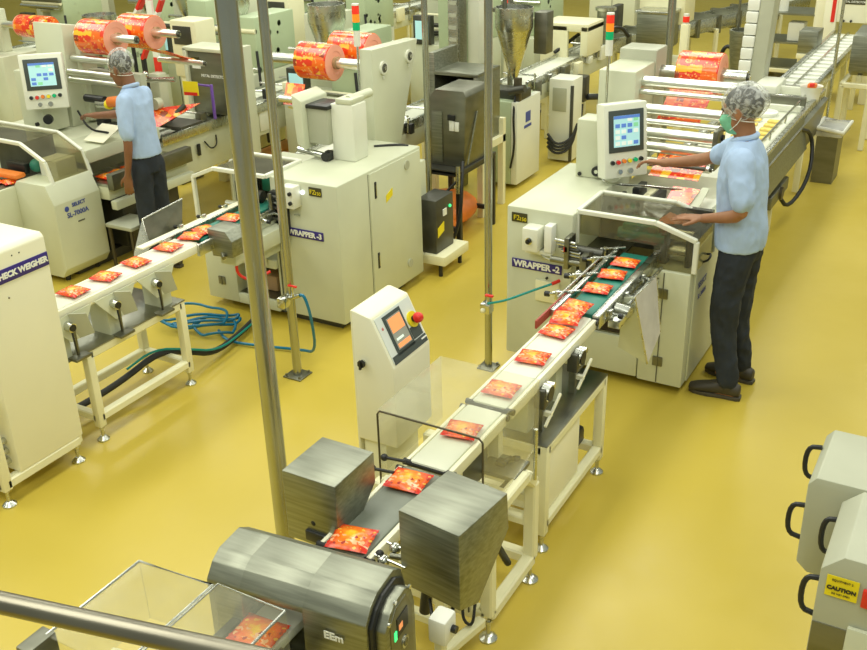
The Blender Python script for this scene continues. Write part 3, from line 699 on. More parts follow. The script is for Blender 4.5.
# operator screen of the checkweigher
t = thing('checkweigher_terminal', 'cream wedge shaped weigher terminal with orange display and red stop button', 'control terminal', (-2.0, 3.08, 0))
prof = [(-2.075, .56), (-1.885, .56), (-1.885, .93), (-1.985, 1.135), (-2.075, 1.155)]
m = MB('cream_pale').prism(prof, 'y', 2.925, 3.215, .008); part('housing', m, t)
m = MB('cream').box(-2.082, 2.928, .10, -2.072, 3.212, 1.15, .002); m.box(-2.06, 2.94, .10, -1.95, 3.20, .56, .004); part('back_plate', m, t)
m = MB('cream').box(-2.08, 2.93, .09, -1.70, 2.97, .13).box(-2.08, 3.2, .09, -1.70, 3.24, .13); part('base', m, t)
for y in (2.95, 3.22): foot(t, -2.06, y)
m = MB('chrome').cyl((-2.03, 2.925, .93), (-2.03, 2.915, .93), .014); m.use('black').cyl((-2.03, 2.917, .93), (-2.03, 2.903, .93), .017, n=6); m.box(-2.034, 2.895, .91, -2.026, 2.905, .95); part('lock', m, t)
a = Vector((-1.885, 0, .93)); bb = Vector((-1.985, 0, 1.135)); up = (bb - a).normalized(); nrm = Vector((up.z, 0, -up.x))
def face(y, s_, lift=.004): return tuple(a + up * s_ + nrm * lift + Vector((0, y, 0)))
def fq(m, y0, y1, s0, s1, lift, th=.004): m.slab([face(y0, s0, lift), face(y1, s0, lift), face(y1, s1, lift), face(y0, s1, lift)], th); return m
fp = part('display_panel', fq(MB('display_panel'), 2.94, 3.20, .02, .215, .001), t)
m = fq(MB('screen_bezel'), 2.985, 3.115, .035, .205, .004); fq(m, 2.945, 3.20, .012, .045, .004); fq(m, 3.12, 3.19, .05, .10, .004); part('bezel', m, fp)
m = fq(MB('ui_grey'), 3.0, 3.10, .055, .19, .008, .003); fq(m.use('ui_orange'), 3.005, 3.095, .125, .185, .010, .002); fq(m.use('ui_orange'), 3.005, 3.095, .06, .078, .010, .002); fq(m.use('ui_pale'), 3.01, 3.06, .09, .10, .010, .002); part('screen', m, fp)
m = MB('red').text('ti', face(2.963, .165, .003), (0, 1, 0), tuple(up), .02); fq(m.use('white'), 3.16, 3.20, .03, .036, .0075, .002); part('maker_mark', m, fp)
c0 = Vector(face(3.16, .125, 0)); m = MB('yellow').cyl(c0, c0 + nrm * .012, .034, n=24); m.use('black').cyl(c0 + nrm * .01, c0 + nrm * .03, .014); e_ = part('stop_button', m, t, 'yellow collar with red mushroom stop button')
m = MB('red').cyl(c0 + nrm * .028, c0 + nrm * .040, .022, n=20).sph(c0 + nrm * .040, .021, (1, 1, 1)); part('button_head', m, e_)

# clear checkweigher cover
t = thing('clear_cover', 'clear acrylic tunnel cover over the weighing belt', 'guard', (-1.52, 2.8, .62))
for pts in ([(-1.73, 2.56, .98), (-1.305, 2.56, .98), (-1.305, 3.03, .98), (-1.73, 3.03, .98)],
            [(-1.305, 2.56, .98), (-1.305, 3.03, .98), (-1.305, 3.03, .70), (-1.305, 2.56, .62)],
            [(-1.73, 2.56, .98), (-1.73, 3.03, .98), (-1.73, 3.03, .70), (-1.73, 2.56, .70)]):
    part('pane', MB('acrylic').slab(pts, .005), t)
m = MB('bronze_frame').tube([(-1.73, 2.56, .66), (-1.73, 2.56, .965), (-1.72, 2.56, .98), (-1.32, 2.56, .98), (-1.305, 2.56, .965), (-1.305, 2.56, .60)], .004, n=8); part('edge_trim', m, t)
for y in (2.58, 3.0): part('support_rod', MB('steel_bright').cyl((-1.30, y, .55), (-1.30, y, .78), .007), t)
part('hinge', MB('belt_green').box(-1.315, 2.55, .72, -1.295, 2.57, .74), t)

# steel boxes
def steel_box(label, x0, x1, y0, y1, z0, z1, cut, right=False):
    t = thing('reject_box', label, 'steel box', ((x0 + x1) / 2, (y0 + y1) / 2, z0))
    if right: poly = [(y0, z1), (y1, z1), (y1, z0 + cut), (y0 + .06, z0), (y0, z0 + .03)]
    else: poly = [(y0, z1), (y1, z1), (y1, z1 - cut), (y0 + .06, z0), (y0, z0)]
    m = MB('steel').prism(poly, 'x', x0, x1, .004); part('shell', m, t); return t
t = steel_box('brushed steel box with a wood-grain sheen left of the grey belt', -1.80, -1.59, 2.09, 2.32, .72, .985, .12)
part('mount', MB('black').cyl((-1.70, 2.2, .5), (-1.70, 2.2, .73), .02).box(-1.72, 2.08, .74, -1.62, 2.10, .78, .004), t)
t = thing('reject_box', 'tilted brushed steel box right of the grey belt', 'steel box', (-1.2, 2.2, .7))
Rm = Matrix.Translation((-1.215, 2.175, 0)) @ RZ(-7) @ Matrix.Translation((1.215, -2.175, 0))
m = MB('steel').prism([(2.05, 1.0), (2.31, 1.0), (2.32, .86), (2.15, .68), (2.05, .72)], 'x', -1.325, -1.10, .004); m.xform(Rm); part('shell', m, t)
m = MB('black').cyl((-1.34, 2.2, .5), (-1.30, 2.2, .80), .02); m.use('steel_dull').cyl((-1.40, 2.10, BZ - .02), (-1.30, 2.12, BZ - .02), .01); m.use('black').tube([(-1.17, 2.10, .72), (-1.15, 2.04, .66), (-1.2, 2.02, .62), (-1.26, 2.1, .66)], .006, smooth=2); part('mount', m, t)
# outfeed stand under the reject belt
t = thing('machine_stand', 'cream stand frame under the grey reject belt', 'stand', (-1.55, 2.3, 0))
m = MB('cream')
for y in (2.12, 2.50):
    m.bar((-1.66, y, .10), (-1.66, y, BZ - .05), .04); m.bar((-1.45, y, .10), (-1.45, y, BZ - .05), .04); m.bar((-1.66, y, .16), (-1.45, y, .16), .04)
m.bar((-1.66, 2.12, .5), (-1.66, 2.5, .5), .04); m.bar((-1.45, 2.12, .5), (-1.45, 2.5, .5), .04); m.bar((-1.45, 2.12, .12), (-1.34, 2.62, .12), .04); part('frame', m, t)
for x in (-1.66, -1.45):
    for y in (2.12, 2.5): foot(t, x, y)

# ---- metal detector in the foreground
t = thing('metal_detector', 'brushed steel metal detector head spanning the near end of line two', 'metal detector', (-1.45, 1.7, 0))
oct_ = [(1.61, .58), (1.615, .925), (1.65, .965), (1.69, .985), (1.79, .985), (1.835, .955), (1.86, .88), (1.86, .58)]
m = MB('steel').prism(oct_, 'x', -1.715, -1.60, .004); m.prism(oct_, 'x', -1.40, -1.20, .004)
m.prism([(1.615, .905), (1.615, .925), (1.65, .965), (1.69, .985), (1.79, .985), (1.835, .955), (1.86, .90)], 'x', -1.605, -1.395, .002); m.prism([(1.60, .55), (1.60, .72), (1.86, .72), (1.86, .55)], 'x', -1.605, -1.395)
MR = Matrix.Translation((-1.715, 1.63, 0)) @ RZ(5.5) @ Matrix.Translation((1.715, -1.63, 0))
m.xform(MR); part('housing', m, t)
m = MB('black').prism([(1.63, .57), (1.625, .91), (1.66, .95), (1.70, .968), (1.78, .968), (1.82, .94), (1.84, .87), (1.84, .57)], 'x', -1.20, -1.188, .003); m.xform(MR); part('gasket', m, t)
m = MB('steel').prism([(1.645, .58), (1.64, .895), (1.675, .935), (1.71, .952), (1.77, .952), (1.805, .925), (1.825, .86), (1.825, .58)], 'x', -1.189, -1.155, .006); m.xform(MR); k_ = part('control_face', m, t)
m = MB('steel_dull').prism([(1.67, .60), (1.665, .90), (1.70, .935), (1.765, .935), (1.80, .87), (1.80, .60)], 'x', -1.156, -1.152, .001); m.xform(MR); part('keypad_plate', m, k_)
m = MB('black').box(-1.153, 1.70, .83, -1.149, 1.765, .895); m.use('ui_orange').box(-1.1495, 1.708, .85, -1.148, 1.73, .87); m.use('led_green').box(-1.153, 1.683, .83, -1.149, 1.696, .86); m.xform(MR); part('display', m, k_)
m = MB('steel_bright').cyl((-1.153, 1.745, .78), (-1.149, 1.745, .78), .02, n=20); m.use('steel_dull').cyl((-1.15, 1.745, .78), (-1.147, 1.745, .78), .013, n=20); m.use('chrome')
for y, z in ((1.66, .91), (1.70, .955), (1.79, .94), (1.665, .63), (1.81, .64)): m.cyl((-1.156, y, z), (-1.150, y, z), .007, n=10)
m.xform(MR); part('button', m, k_)
m = MB('white').text('EEm', (-1.30, 1.609, .86), (1, 0, 0), (0, 0, 1), .035, .001, .001); m.xform(MR); part('maker_mark', m, t)
m = MB('cream').box(-1.66, 1.64, .10, -1.62, 1.82, .56).box(-1.28, 1.64, .10, -1.24, 1.82, .56).bar((-1.64, 1.73, .15), (-1.26, 1.73, .15), .04); part('support', m, t)
for x in (-1.64, -1.26):
    for y in (1.66, 1.80): foot(t, x, y)
t = thing('junction_box', 'small white junction box with a black knob behind the steel metal detector', 'junction box', (-1.12, 1.93, .70))
m = MB('plastic_white').box(-1.14, 1.88, .72, -1.08, 1.95, .81, .010); part('case', m, t)
m = MB('black').cyl((-1.08, 1.92, .765), (-1.065, 1.92, .765), .012); part('knob', m, t)
m = MB('cream').bar((-1.12, 1.92, .04), (-1.12, 1.92, .72), .03); part('post', m, t)
m = MB('cream').box(-1.17, 1.87, 0, -1.07, 1.97, .04, .005); part('base', m, t)
t = thing('infeed_conveyor', 'dark conveyor entering the steel metal detector under a clear cover', 'conveyor', (-1.5, 1.3, .7))
m = MB('belt_white').box(-1.60, .9, BZ - .035, -1.46, 1.99, BZ, .008); part('belt', m, t)
m = MB('dark_metal').box(-1.64, .9, BZ - .07, -1.61, 1.98, BZ + .01, .003).box(-1.45, .9, BZ - .10, -1.405, 1.60, BZ + .0, .003); part('side_rail', m, t)
m = MB('cream').bar((-1.53, 1.2, .04), (-1.53, 1.2, BZ - .04), .05).box(-1.65, 1.1, .0, -1.41, 1.3, .04, .005); part('leg', m, t)
t = thing('clear_cover', 'clear acrylic cover with steel edges in the bottom left of the view', 'guard', (-1.7, 1.4, .7))
for pts in ([(-1.915, 1.22, .95), (-1.915, 1.56, .95), (-1.655, 1.58, .95), (-1.655, 1.22, .95)], [(-1.645, 1.20, .95), (-1.645, 1.59, .95), (-1.41, 1.59, .95), (-1.41, 1.20, .95)],
            [(-1.915, 1.56, .95), (-1.655, 1.58, .95), (-1.655, 1.58, .74), (-1.915, 1.56, .74)], [(-1.915, 1.22, .95), (-1.915, 1.56, .95), (-1.915, 1.56, .74), (-1.915, 1.22, .74)],
            [(-1.41, 1.2, .95), (-1.41, 1.59, .95), (-1.41, 1.59, .80), (-1.41, 1.2, .80)]):
    part('pane', MB('acrylic').slab(pts, .005), t)
m = MB('steel_bright').tube([(-1.915, 1.22, .952), (-1.915, 1.56, .952), (-1.655, 1.58, .952), (-1.655, 1.2, .952)], .0045, n=6).tube([(-1.41, 1.2, .952), (-1.41, 1.59, .952)], .0045, n=6).tube([(-1.645, 1.2, .952), (-1.645, 1.59, .952), (-1.41, 1.59, .952)], .003, n=6)
m.use('steel_dull').box(-1.95, 1.15, .72, -1.90, 1.24, .955, .004); part('edge_trim', m, t)
m = MB('cream').bar((-1.90, 1.4, .0), (-1.90, 1.4, .75), .03).bar((-1.90, 1.4, .74), (-1.64, 1.4, .74), .03); part('bracket', m, t)

# packets of line two
G2 = 'packets riding on the middle line'
packet(-1.53, 1.60, BZ, 4, 'orange packet under the clear cover in front of the steel metal detector', G2, s_=1.05, mesh=0)
packet(-1.53, 2.08, BZ, 12, 'orange packet on the near end of the grey belt between the steel boxes', G2, s_=1.05, mesh=1)
packet(-1.535, 2.44, BZ, 5, 'orange packet at the far end of the grey belt between the steel boxes', G2, s_=1.05, mesh=2)
packet(-1.525, 2.82, BZ, 8, 'orange packet at the near mouth of the clear checkweigher cover', G2, mesh=3)
packet(-1.53, 3.17, BZ, 3, 'orange packet seen through the far half of the clear checkweigher cover', G2, mesh=4)
packet(-1.53, 3.48, BZ, 6, 'single orange packet on the pale belt just beyond the clear cover', G2, mesh=0)
packet(-1.54, 3.76, BZ, -4, 'nearest of the three crowded orange packets at the end of the green belt', G2, mesh=1)
packet(-1.54, 3.87, BZ + .02, 8, 'middle one of the three crowded orange packets at the end of the green belt', G2, (.12, 0), mesh=2)
packet(-1.545, 4.00, BZ + .022, -6, 'farthest of the three crowded orange packets at the end of the green belt', G2, (.12, 0), mesh=3)
packet(-1.55, 4.29, BZ, 5, 'lone orange packet on the green belt, first beyond the crowded three', G2, mesh=4)
packet(-1.545, 4.49, BZ, 9, 'second orange packet on the green belt towards the hood of wrapper two', G2, mesh=0)
packet(-1.54, 4.67, BZ, 3, 'orange packet just leaving the hood of wrapper two', G2, mesh=1)

# ================================================================ LINE THREE: wrapping machine, mirrored
t = thing('wrapping_machine', 'cream wrapping machine marked WRAPPER -3 behind the tall steel poles', 'wrapping machine', (-3.9, 5.0, 0))
m = MB('paint').box(-3.86, 4.66, .06, -3.35, 5.66, .98, .012); m.box(-4.40, 4.98, .06, -3.84, 5.5, .86, .01); part('body', m, t)
m = MB('dark_metal').box(-3.80, 4.72, 0, -3.42, 5.5, .07).box(-4.36, 4.75, 0, -3.9, 5.4, .07); part('plinth', m, t)
m = MB('paint').box(-3.352, 5.01, .08, -3.343, 5.64, .96, .003); m.use('seam').box(-3.351, 4.998, .08, -3.3485, 5.002, .96); part('side_door', m, t)
slot_handle(t, -3.343, 5.07, .84); slot_handle(t, -3.343, 5.07, .36)
m = MB('yellow').slab([(-3.341, 5.19, .72), (-3.341, 5.27, .75), (-3.341, 5.27, .80), (-3.341, 5.19, .77)], .002); part('sticker', m, t, 'yellow warning sticker')
m = MB('paint_grey'); m.cyl((-3.343, 5.46, .90), (-3.336, 5.46, .90), .03, n=20).cyl((-3.343, 5.46, .20), (-3.336, 5.46, .20), .03, n=20); part('vent', m, t)
m = MB('label_blue').box(-3.745, 4.652, .612, -3.472, 4.661, .668, .002); m.use('white').text('WRAPPER -3', (-3.608, 4.652, .640), (1, 0, 0), (0, 0, 1), .046, .001, .002); part('name_plate', m, t, 'blue plate reading WRAPPER -3')
m = MB('label_dark').box(-3.555, 4.653, .90, -3.462, 4.661, .955, .002); m.use('yellow').text('FZ', (-3.525, 4.653, .925), (1, 0, 0), (0, 0, 1), .04); m.text('150', (-3.487, 4.653, .92), (1, 0, 0), (0, 0, 1), .03); part('rating_plate', m, t)
m = MB('paint_pale').box(-3.72, 4.58, .82, -3.62, 4.66, .96, .008); m.use('black').cyl((-3.64, 4.579, .92), (-3.64, 4.565, .92), .012).cyl((-3.64, 4.579, .86), (-3.64, 4.565, .86), .012); sw = part('switch_box', m, t)
m = MB('led_white').sph((-3.60, 4.65, .915), .014); part('lamp', m, sw)
m = MB('black').box(-3.84, 4.62, .62, -3.72, 4.665, .90, .006); m.use('dark_metal')
for k in range(6): m.use(['dark_metal', 'chrome'][k % 2]); m.cyl((-3.83, 4.60, .88 - k * .035), (-3.74, 4.60, .87 - k * .035), .010, n=8)
m.use('steel_dull').cyl((-3.80, 4.58, .74), (-3.80, 4.58, .90), .012); part('crimper_linkage', m, t)
m = MB('steel_bright').box(-3.68, 4.650, .755, -3.64, 4.658, .762); m.use('red').cyl((-3.93, 4.64, .57), (-3.82, 4.58, .57), .006).sph((-3.82, 4.58, .57), .010); part('latch', m, t)
m = MB('seam').box(-3.836, 4.657, .06, -3.826, 4.6605, .60); part('gap', m, t)
P3 = [(-3.865, .985), (-4.28, .985), (-4.46, .91), (-4.46, .62)]
hood(t, P3, 4.63, 5.0, .7)
m = MB('dark_metal').box(-4.42, 4.98, .70, -3.88, 5.0, .97); m.use('belt_green').box(-4.04, 4.80, .82, -3.94, 4.95, .92, .01); m.use('black').box(-4.18, 4.70, .76, -4.06, 4.80, .90, .006).cyl((-4.10, 4.66, .84), (-3.92, 4.66, .84), .035); m.use('steel_bright').cyl((-4.3, 4.74, .72), (-4.1, 4.74, .72), .02); m.use('orange').box(-4.02, 4.60, .80, -3.95, 4.72, .86, .02); part('crimper_drive', m, t)
m = MB('paint').box(-4.46, 4.64, .06, -4.20, 5.0, .60, .006); hinge_ = None; part('door', m, t)
hinge(t, -4.33, 4.638, .20)
m = MB('paint').box(-4.20, 4.64, .06, -3.86, 5.0, .13, .004).box(-4.20, 4.64, .36, -3.86, 5.0, .42, .004); m.use('dark_metal').box(-4.2, 4.9, .13, -3.86, 5.0, .36); m.use('steel_dull').box(-4.2, 4.66, .128, -3.86, 4.9, .135); m.use('cardboard').box(-4.1, 4.75, .135, -3.95, 4.88, .25, .02); part('reject_bay', m, t)
m = MB('paint_pale').box(-4.12, 4.62, .38, -3.92, 4.64, .62, .004); part('cover_plate', m, t)
m = MB('steel').prism([(-3.825, .855), (-3.69, .855), (-3.645, .80), (-3.65, .70), (-3.80, .69)], 'y', 4.02, 4.17, .004); part('motor_cover', m, t)
m = MB('paint').box(-3.84, 4.12, .60, -3.72, 4.64, .70, .006); m.use('red').tube([(-3.74, 4.16, .64), (-3.76, 4.15, .54), (-3.70, 4.2, .48), (-3.62, 4.3, .52)], .009, smooth=2); m.use('black').cyl((-3.70, 4.20, .62), (-3.70, 4.19, .62), .012); part('motor_bracket', m, t)
# raised cabinet, post and panel
m = MB('paint').prism([(5.64, .80), (5.95, .80), (6.26, 1.57), (5.65, 1.59)], 'x', -3.80, -3.70, .008); uc = part('unwinder_cabinet', m, t)
part('cabinet_foot', MB('paint').box(-3.85, 5.55, .3, -3.45, 5.9, .81, .01), t)
for y, z in ((5.78, 1.45), (6.12, 1.47)):
    m = MB('paint_pale').cyl((-3.70, y, z), (-3.685, y, z), .045, n=24); m.use('seam').cyl((-3.686, y, z), (-3.682, y, z), .030, n=20); m.use('chrome').cyl((-3.682, y, z), (-3.675, y, z), .014); m.use('paint_pale').box(-3.70, y - .008, z - .075, -3.692, y + .008, z - .055, .002); part('bearing_cap', m, uc)
m = MB('paint_pale').box(-3.70, 5.14, .98, -3.53, 5.30, 1.345, .008); p = part('panel_post', m, t)
m = MB('black').cyl((-3.72, 5.10, 1.01), (-3.72, 5.07, 1.01), .030).box(-3.74, 5.10, .98, -3.70, 5.14, 1.04); part('knob', m, p)
m = MB('chrome').cyl((-3.95, 5.10, 1.03), (-3.74, 5.10, 1.01), .020); part('clamp_bar', m, p)
m = MB('paint').prism([(-3.92, 1.08), (-3.86, 1.04), (-3.86, 1.36), (-3.94, 1.40)], 'y', 5.05, 5.34, .01); m.use('paint_grey').box(-3.86, 5.10, 1.08, -3.70, 5.28, 1.33, .01); m.use('black').box(-3.86, 5.09, 1.31, -3.69, 5.29, 1.335, .004); part('control_panel', m, t, 'operator panel seen from behind')
m = MB('paint').box(-3.66, 5.14, 1.345, -3.54, 5.30, 1.38, .006).cyl((-3.60, 5.45, 1.36), (-3.60, 5.20, 1.36), .03); part('cable_box', m, t)
tower_light(t, -3.775, 5.60, 1.62, 1.89, .024, pole=1.30)
for y, z, r in ((5.50, 1.24, .024), (5.60, 1.17, .024)): roller(t, -3.80, -4.38, y, z, r)
roller(t, -4.58, -3.80, 5.72, 1.47, .035); roller(t, -4.62, -3.80, 6.1, 1.485, .035)
m = MB('film').slab([(-4.36, 5.56, 1.34), (-4.20, 5.56, 1.34), (-4.20, 5.50, 1.20), (-4.36, 5.50, 1.20)], .004); part('film_or_reflection', m, t)
m = MB('black').tube([(-3.62, 5.5, .985), (-3.48, 5.6, .99), (-3.42, 5.62, .98)], .008, smooth=2); part('cable', m, t)
film_roll('orange film roll nearer the signal lamp on wrapper three', -4.32, -4.05, 5.72, 1.47, .125, 'film rolls on the middle machine')
film_roll('farther orange film roll peeping over the raised cabinet of wrapper three', -4.30, -3.98, 6.1, 1.485, .128, 'film rolls on the middle machine')
# black supply unit behind
t = thing('power_unit', 'dark grey power unit with a yellow sticker and green lamp behind wrapper three', 'power unit', (-3.3, 5.75, 0))
m = MB('dark_metal').box(-3.46, 5.76, .16, -3.30, 6.02, .56, .008); part('case', m, t)
m = MB('cream').box(-3.48, 5.73, .09, -3.22, 6.1, .16, .005); m.use('black')
for y in (5.76, 6.05): m.cyl((-3.27, y, .0), (-3.27, y, .09), .015).cyl((-3.47, y, .0), (-3.47, y, .09), .015)
part('base', m, t)
m = MB('led_green').sph((-3.297, 5.96, .47), .012); m.use('white').box(-3.30, 5.86, .42, -3.294, 5.91, .47); m.use('yellow').slab([(-3.297, 5.78, .28), (-3.297, 5.87, .31), (-3.297, 5.87, .38), (-3.297, 5.78, .35)], .003); part('lamp_and_sticker', m, t)

# line three belts
X3 = -3.90
t = thing('discharge_conveyor', 'narrow belt sloping out of wrapper three beside the steel tilt plate', 'conveyor', (X3, 4.1, .7))
m = MB('belt_green').box(X3 - .07, 3.97, BZ - .035, X3 + .07, 4.72, BZ, .006); part('belt', m, t)
m = MB('steel_bright').box(X3 - .14, 3.85, BZ - .06, X3 - .11, 4.6, BZ + .01, .003).box(X3 + .09, 3.9, BZ - .07, X3 + .115, 4.6, BZ, .003); m.use('cream_pale').box(X3 - .17, 3.7, BZ, X3 - .12, 4.6, BZ + .012, .003)
for y in (4.05, 4.25, 4.45): adjuster(m, (X3 + .13, y, BZ - .02), .8, 1); adjuster(m, (X3 - .15, y, BZ + .02), .7, -1)
m.use('steel_dull').cyl((X3 + .09, 4.1, BZ - .05), (X3 + .2, 4.0, BZ - .1), .012); m.use('paint').box(X3 - .05, 4.4, .5, X3 + .1, 4.64, BZ - .05, .01); part('side_rail', m, t)
t = thing('tilt_plate', 'tilted steel sheet standing beside the left conveyor at the far man', 'guard', (-4.15, 4.0, .8))
m = MB('steel_dull').slab([(-4.13, 3.86, .74), (-4.12, 4.12, .76), (-4.16, 4.20, .93), (-4.18, 3.88, .90)], .006); part('sheet', m, t)
m = MB('steel_bright').slab([(-4.13, 3.86, .74), (-4.18, 3.88, .90), (-4.20, 3.80, .72), (-4.18, 3.76, .64)], .004); m.tube([(-4.13, 3.86, .74), (-4.18, 3.88, .90), (-4.16, 4.20, .93)], .006); part('edge', m, t)
t = belt_unit('belt_conveyor', 'pale belt carrying packets out from behind the CHECK WEIGHER cabinet', 2.75, 3.95, 'belt_white', dx=X3 + 1.5325)
for y in (2.95, 3.25, 3.55):
    x = X3 + .115
    m = MB('paint').slab([(x, y - .14, BZ - .03), (x, y + .14, BZ - .03), (x + .012, y + .05, BZ - .17), (x + .012, y - .03, BZ - .17)], .006)
    m.use('paint_grey').slab([(x + .01, y - .02, BZ - .02), (x + .05, y + .06, BZ - .04), (x + .05, y + .09, BZ - .16), (x + .01, y + .02, BZ - .17)], .005)
    m.use('steel_bright').cyl((x, y - .03, BZ - .08), (x + .045, y - .03, BZ - .085), .024, n=18); m.use('black').cyl((x + .045, y - .03, BZ - .085), (x + .05, y - .03, BZ - .085), .018, n=16)
    m.tube([(x + .03, y - .03, BZ - .09), (x + .05, y - .04, BZ - .16), (x + .03, y - .02, .56)], .005, smooth=1)
    m.use('steel_dull').box(x - .01, y - .05, .53, x + .05, y + .05, .545, .003).cyl((x + .01, y, .54), (x + .01, y, BZ - .12), .008)
    part('drive_motor', m, t)
for y in (2.86, 3.2, 3.58): part('bracket', MB('paint').box(X3 - .04, y, .537, X3 + .09, y + .08, BZ - .035), t)
t = stand('cream steel stand with a steel tray top under the left conveyor', -4.14, -3.80, 3.02, 3.70, .53)
m = MB('steel_floor_table').box(-4.17, 2.88, .53, -3.775, 3.725, .537, .002); part('tray', m, t)
# check weigher cabinet
t = thing('checkweigher_cabinet', 'tall cream cabinet with the blue CHECK WEIGHER plate at the left edge', 'cabinet', (-3.9, 2.6, 0))
m = MB('cream_pale').prism([(-4.35, .145), (-3.735, .145), (-3.72, 1.225), (-3.74, 1.245), (-4.35, 1.245)], 'y', 2.46, 2.85, .008)
for v in m.bm.verts: pass
part('housing', m, t)
m = MB('label_blue').box(-3.7235, 2.47, 1.085, -3.717, 2.845, 1.15, .001); m.use('white').text('CHECK WEIGHER', (-3.717, 2.690, 1.117), (0, 1, 0), (0, 0, 1), .0375, .001, .0020); part('name_plate', m, t, 'blue plate reading CHECK WEIGHER')
m = MB('seam')
for y, z in ((2.66, 1.215), (2.70, 1.215), (2.6, 1.03)): m.cyl((-3.724, y, z - .02), (-3.719, y, z - .02), .004, n=8)
part('screw', m, t)
m = MB('cream').bar((-4.3, 2.38, .12), (-3.75, 2.38, .12), .05).bar((-3.76, 2.38, .12), (-3.76, 2.83, .12), .05).bar((-4.3, 2.83, .12), (-3.75, 2.83, .12), .05).bar((-4.3, 2.38, .12), (-4.3, 2.83, .12), .05).box(-3.785, 2.355, .09, -3.735, 2.405, .62, .005).box(-4.32, 2.355, .09, -4.27, 2.405, .62, .005); m.bar((-4.3, 2.38, .60), (-3.76, 2.38, .60), .05); part('frame', m, t)
for x in (-4.28, -3.76):
    for y in (2.38, 2.81): foot(t, x, y, .1, .034)
m = MB('black')
for k in range(3): m.use('chrome').cyl((-3.80, 2.46, .20 + k * .055), (-3.80, 2.435, .20 + k * .055), .018).sph((-3.80, 2.43, .20 + k * .055), .014)
m.use('black').tube([(-3.80, 2.43, .20), (-3.86, 2.40, .19), (-3.93, 2.42, .30), (-3.93, 2.43, .5)], .016, smooth=2).tube([(-3.80, 2.43, .255), (-3.86, 2.40, .26), (-3.90, 2.42, .36), (-3.90, 2.43, .5)], .014, smooth=2).cyl((-3.92, 2.46, .32), (-3.92, 2.42, .32), .03); part('cable_gland', m, t)
G3 = 'packets riding on the left line'
for y, lab, a in ((3.09, 'orange packet nearest to the CHECK WEIGHER cabinet on the left belt', 4), (3.31, 'second orange packet from the CHECK WEIGHER cabinet', 12), (3.53, 'third orange packet from the CHECK WEIGHER cabinet', -4), (3.78, 'fourth orange packet from the CHECK WEIGHER cabinet, beside the steel tilt plate', 8),
                  (3.97, 'nearer of the crowded packets on the belt just before the steel motor cover', 20), (4.09, 'farther of the crowded packets on the belt just before the steel motor cover', -10), (4.32, 'orange packet behind the steel motor cover under the mouth of wrapper three', 6)):
    packet(X3, y, BZ, a, lab, G3)
# blue hoses
m = MB('hose_blue')
for k in range(4):
    pts = [(-4.15 + .15 * math.cos(a_) * (1 + .2 * k) - .06 * k, 4.32 + .12 * math.sin(a_ + k) * (1 + .15 * k), .015 + .012 * k + .03 * abs(math.sin(2 * a_ + k))) for a_ in [i * PI / 8 for i in range(17)]]
    m.tube(pts, .009, n=8, smooth=1)
m.tube([(-4.1, 4.3, .02), (-3.95, 4.2, .02), (-3.7, 4.25, .02), (-3.45, 4.32, .02), (-3.25, 4.2, .1), (-3.17, 4.08, .40), (-3.19, 4.06, .54), (-3.22, 4.06, .54)], .009, n=8, smooth=2)
solo('air_hose', m, 'blue air hose coiled loosely on the floor below wrapper three', 'hose', (-4.1, 4.3, 0))
m = MB('rubber').tube([(-3.98, 4.50, .03), (-3.93, 4.3, .03), (-3.88, 4.0, .04), (-3.92, 3.82, .13), (-3.98, 3.66, .19), (-4.04, 3.4, .10), (-4.05, 3.1, .09), (-4.05, 2.75, .12)], .019, smooth=2); m.use('hose_teal').tube([(-3.94, 4.50, .05), (-3.89, 4.3, .06), (-3.84, 4.0, .07), (-3.90, 3.80, .16), (-3.98, 3.63, .22), (-4.03, 3.45, .16)], .007, smooth=2)
solo('cable_bundle', m, 'black cable bundle with a teal hose passing under the left stand', 'cable', (-4.1, 3.6, 0))

# ================================================================ LINE ONE: far left wrapping machine
t = thing('wrapping_machine', 'far left cream wrapping machine with a clear hood in front of the reaching man', 'wrapping machine', (-6.0, 4.6, 0))
m = MB('paint').box(-6.9, 4.84, .06, -6.02, 5.6, .88, .01).box(-6.03, 4.84, .78, -5.68, 5.6, .88, .01).box(-6.9, 4.50, .06, -6.05, 4.9, .62, .01).box(-6.9, 4.16, .06, -5.97, 4.52, .70, .01); part('body', m, t)
m = MB('paint').prism([(-6.05, .05), (-5.65, .05), (-5.60, .12), (-5.60, .60), (-5.66, .74), (-5.95, .74), (-6.05, .62)], 'y', 4.42, 4.84, .006); part('side_cabinet', m, t)
m = MB('ink_blue').sph((-5.597, 4.52, .55), .02, (.1, 1, 1)); m.text('SELECT', (-5.597, 4.63, .565), (0, 1, 0), (0, 0, 1), .038, .001, .001).text('SL-7000A', (-5.597, 4.61, .50), (0, 1, 0), (0, 0, 1), .050, .001, .0008); m.use('seam').box(-5.601, 4.60, .43, -5.596, 4.66, .438); part('maker_mark', m, t)
m = MB('dark_metal').box(-6.8, 4.6, 0, -5.7, 5.5, .07); m.use('black').cyl((-5.70, 4.5, 0), (-5.70, 4.5, .06), .02).cyl((-5.70, 4.78, 0), (-5.70, 4.78, .06), .02); part('plinth', m, t)
P1 = [(-6.60, 1.0), (-5.93, .99), (-5.71, .88), (-5.66, .70)]
hood(t, P1, 4.50, 4.84, .7)
m = MB('dark_metal').box(-6.6, 4.80, .64, -5.98, 4.83, .97); m.use('steel_dull').box(-6.6, 4.5, .63, -5.68, 4.82, .64); m.use('belt_green').sph((-5.95, 4.62, .80), .05); m.use('paint_pale').box(-5.90, 4.60, .66, -5.72, 4.78, .86, .008); m.use('black').box(-5.80, 4.59, .74, -5.79, 4.602, .80).box(-6.2, 4.55, .74, -6.0, 4.6, .82, .01); part('bay_lining', m, t)
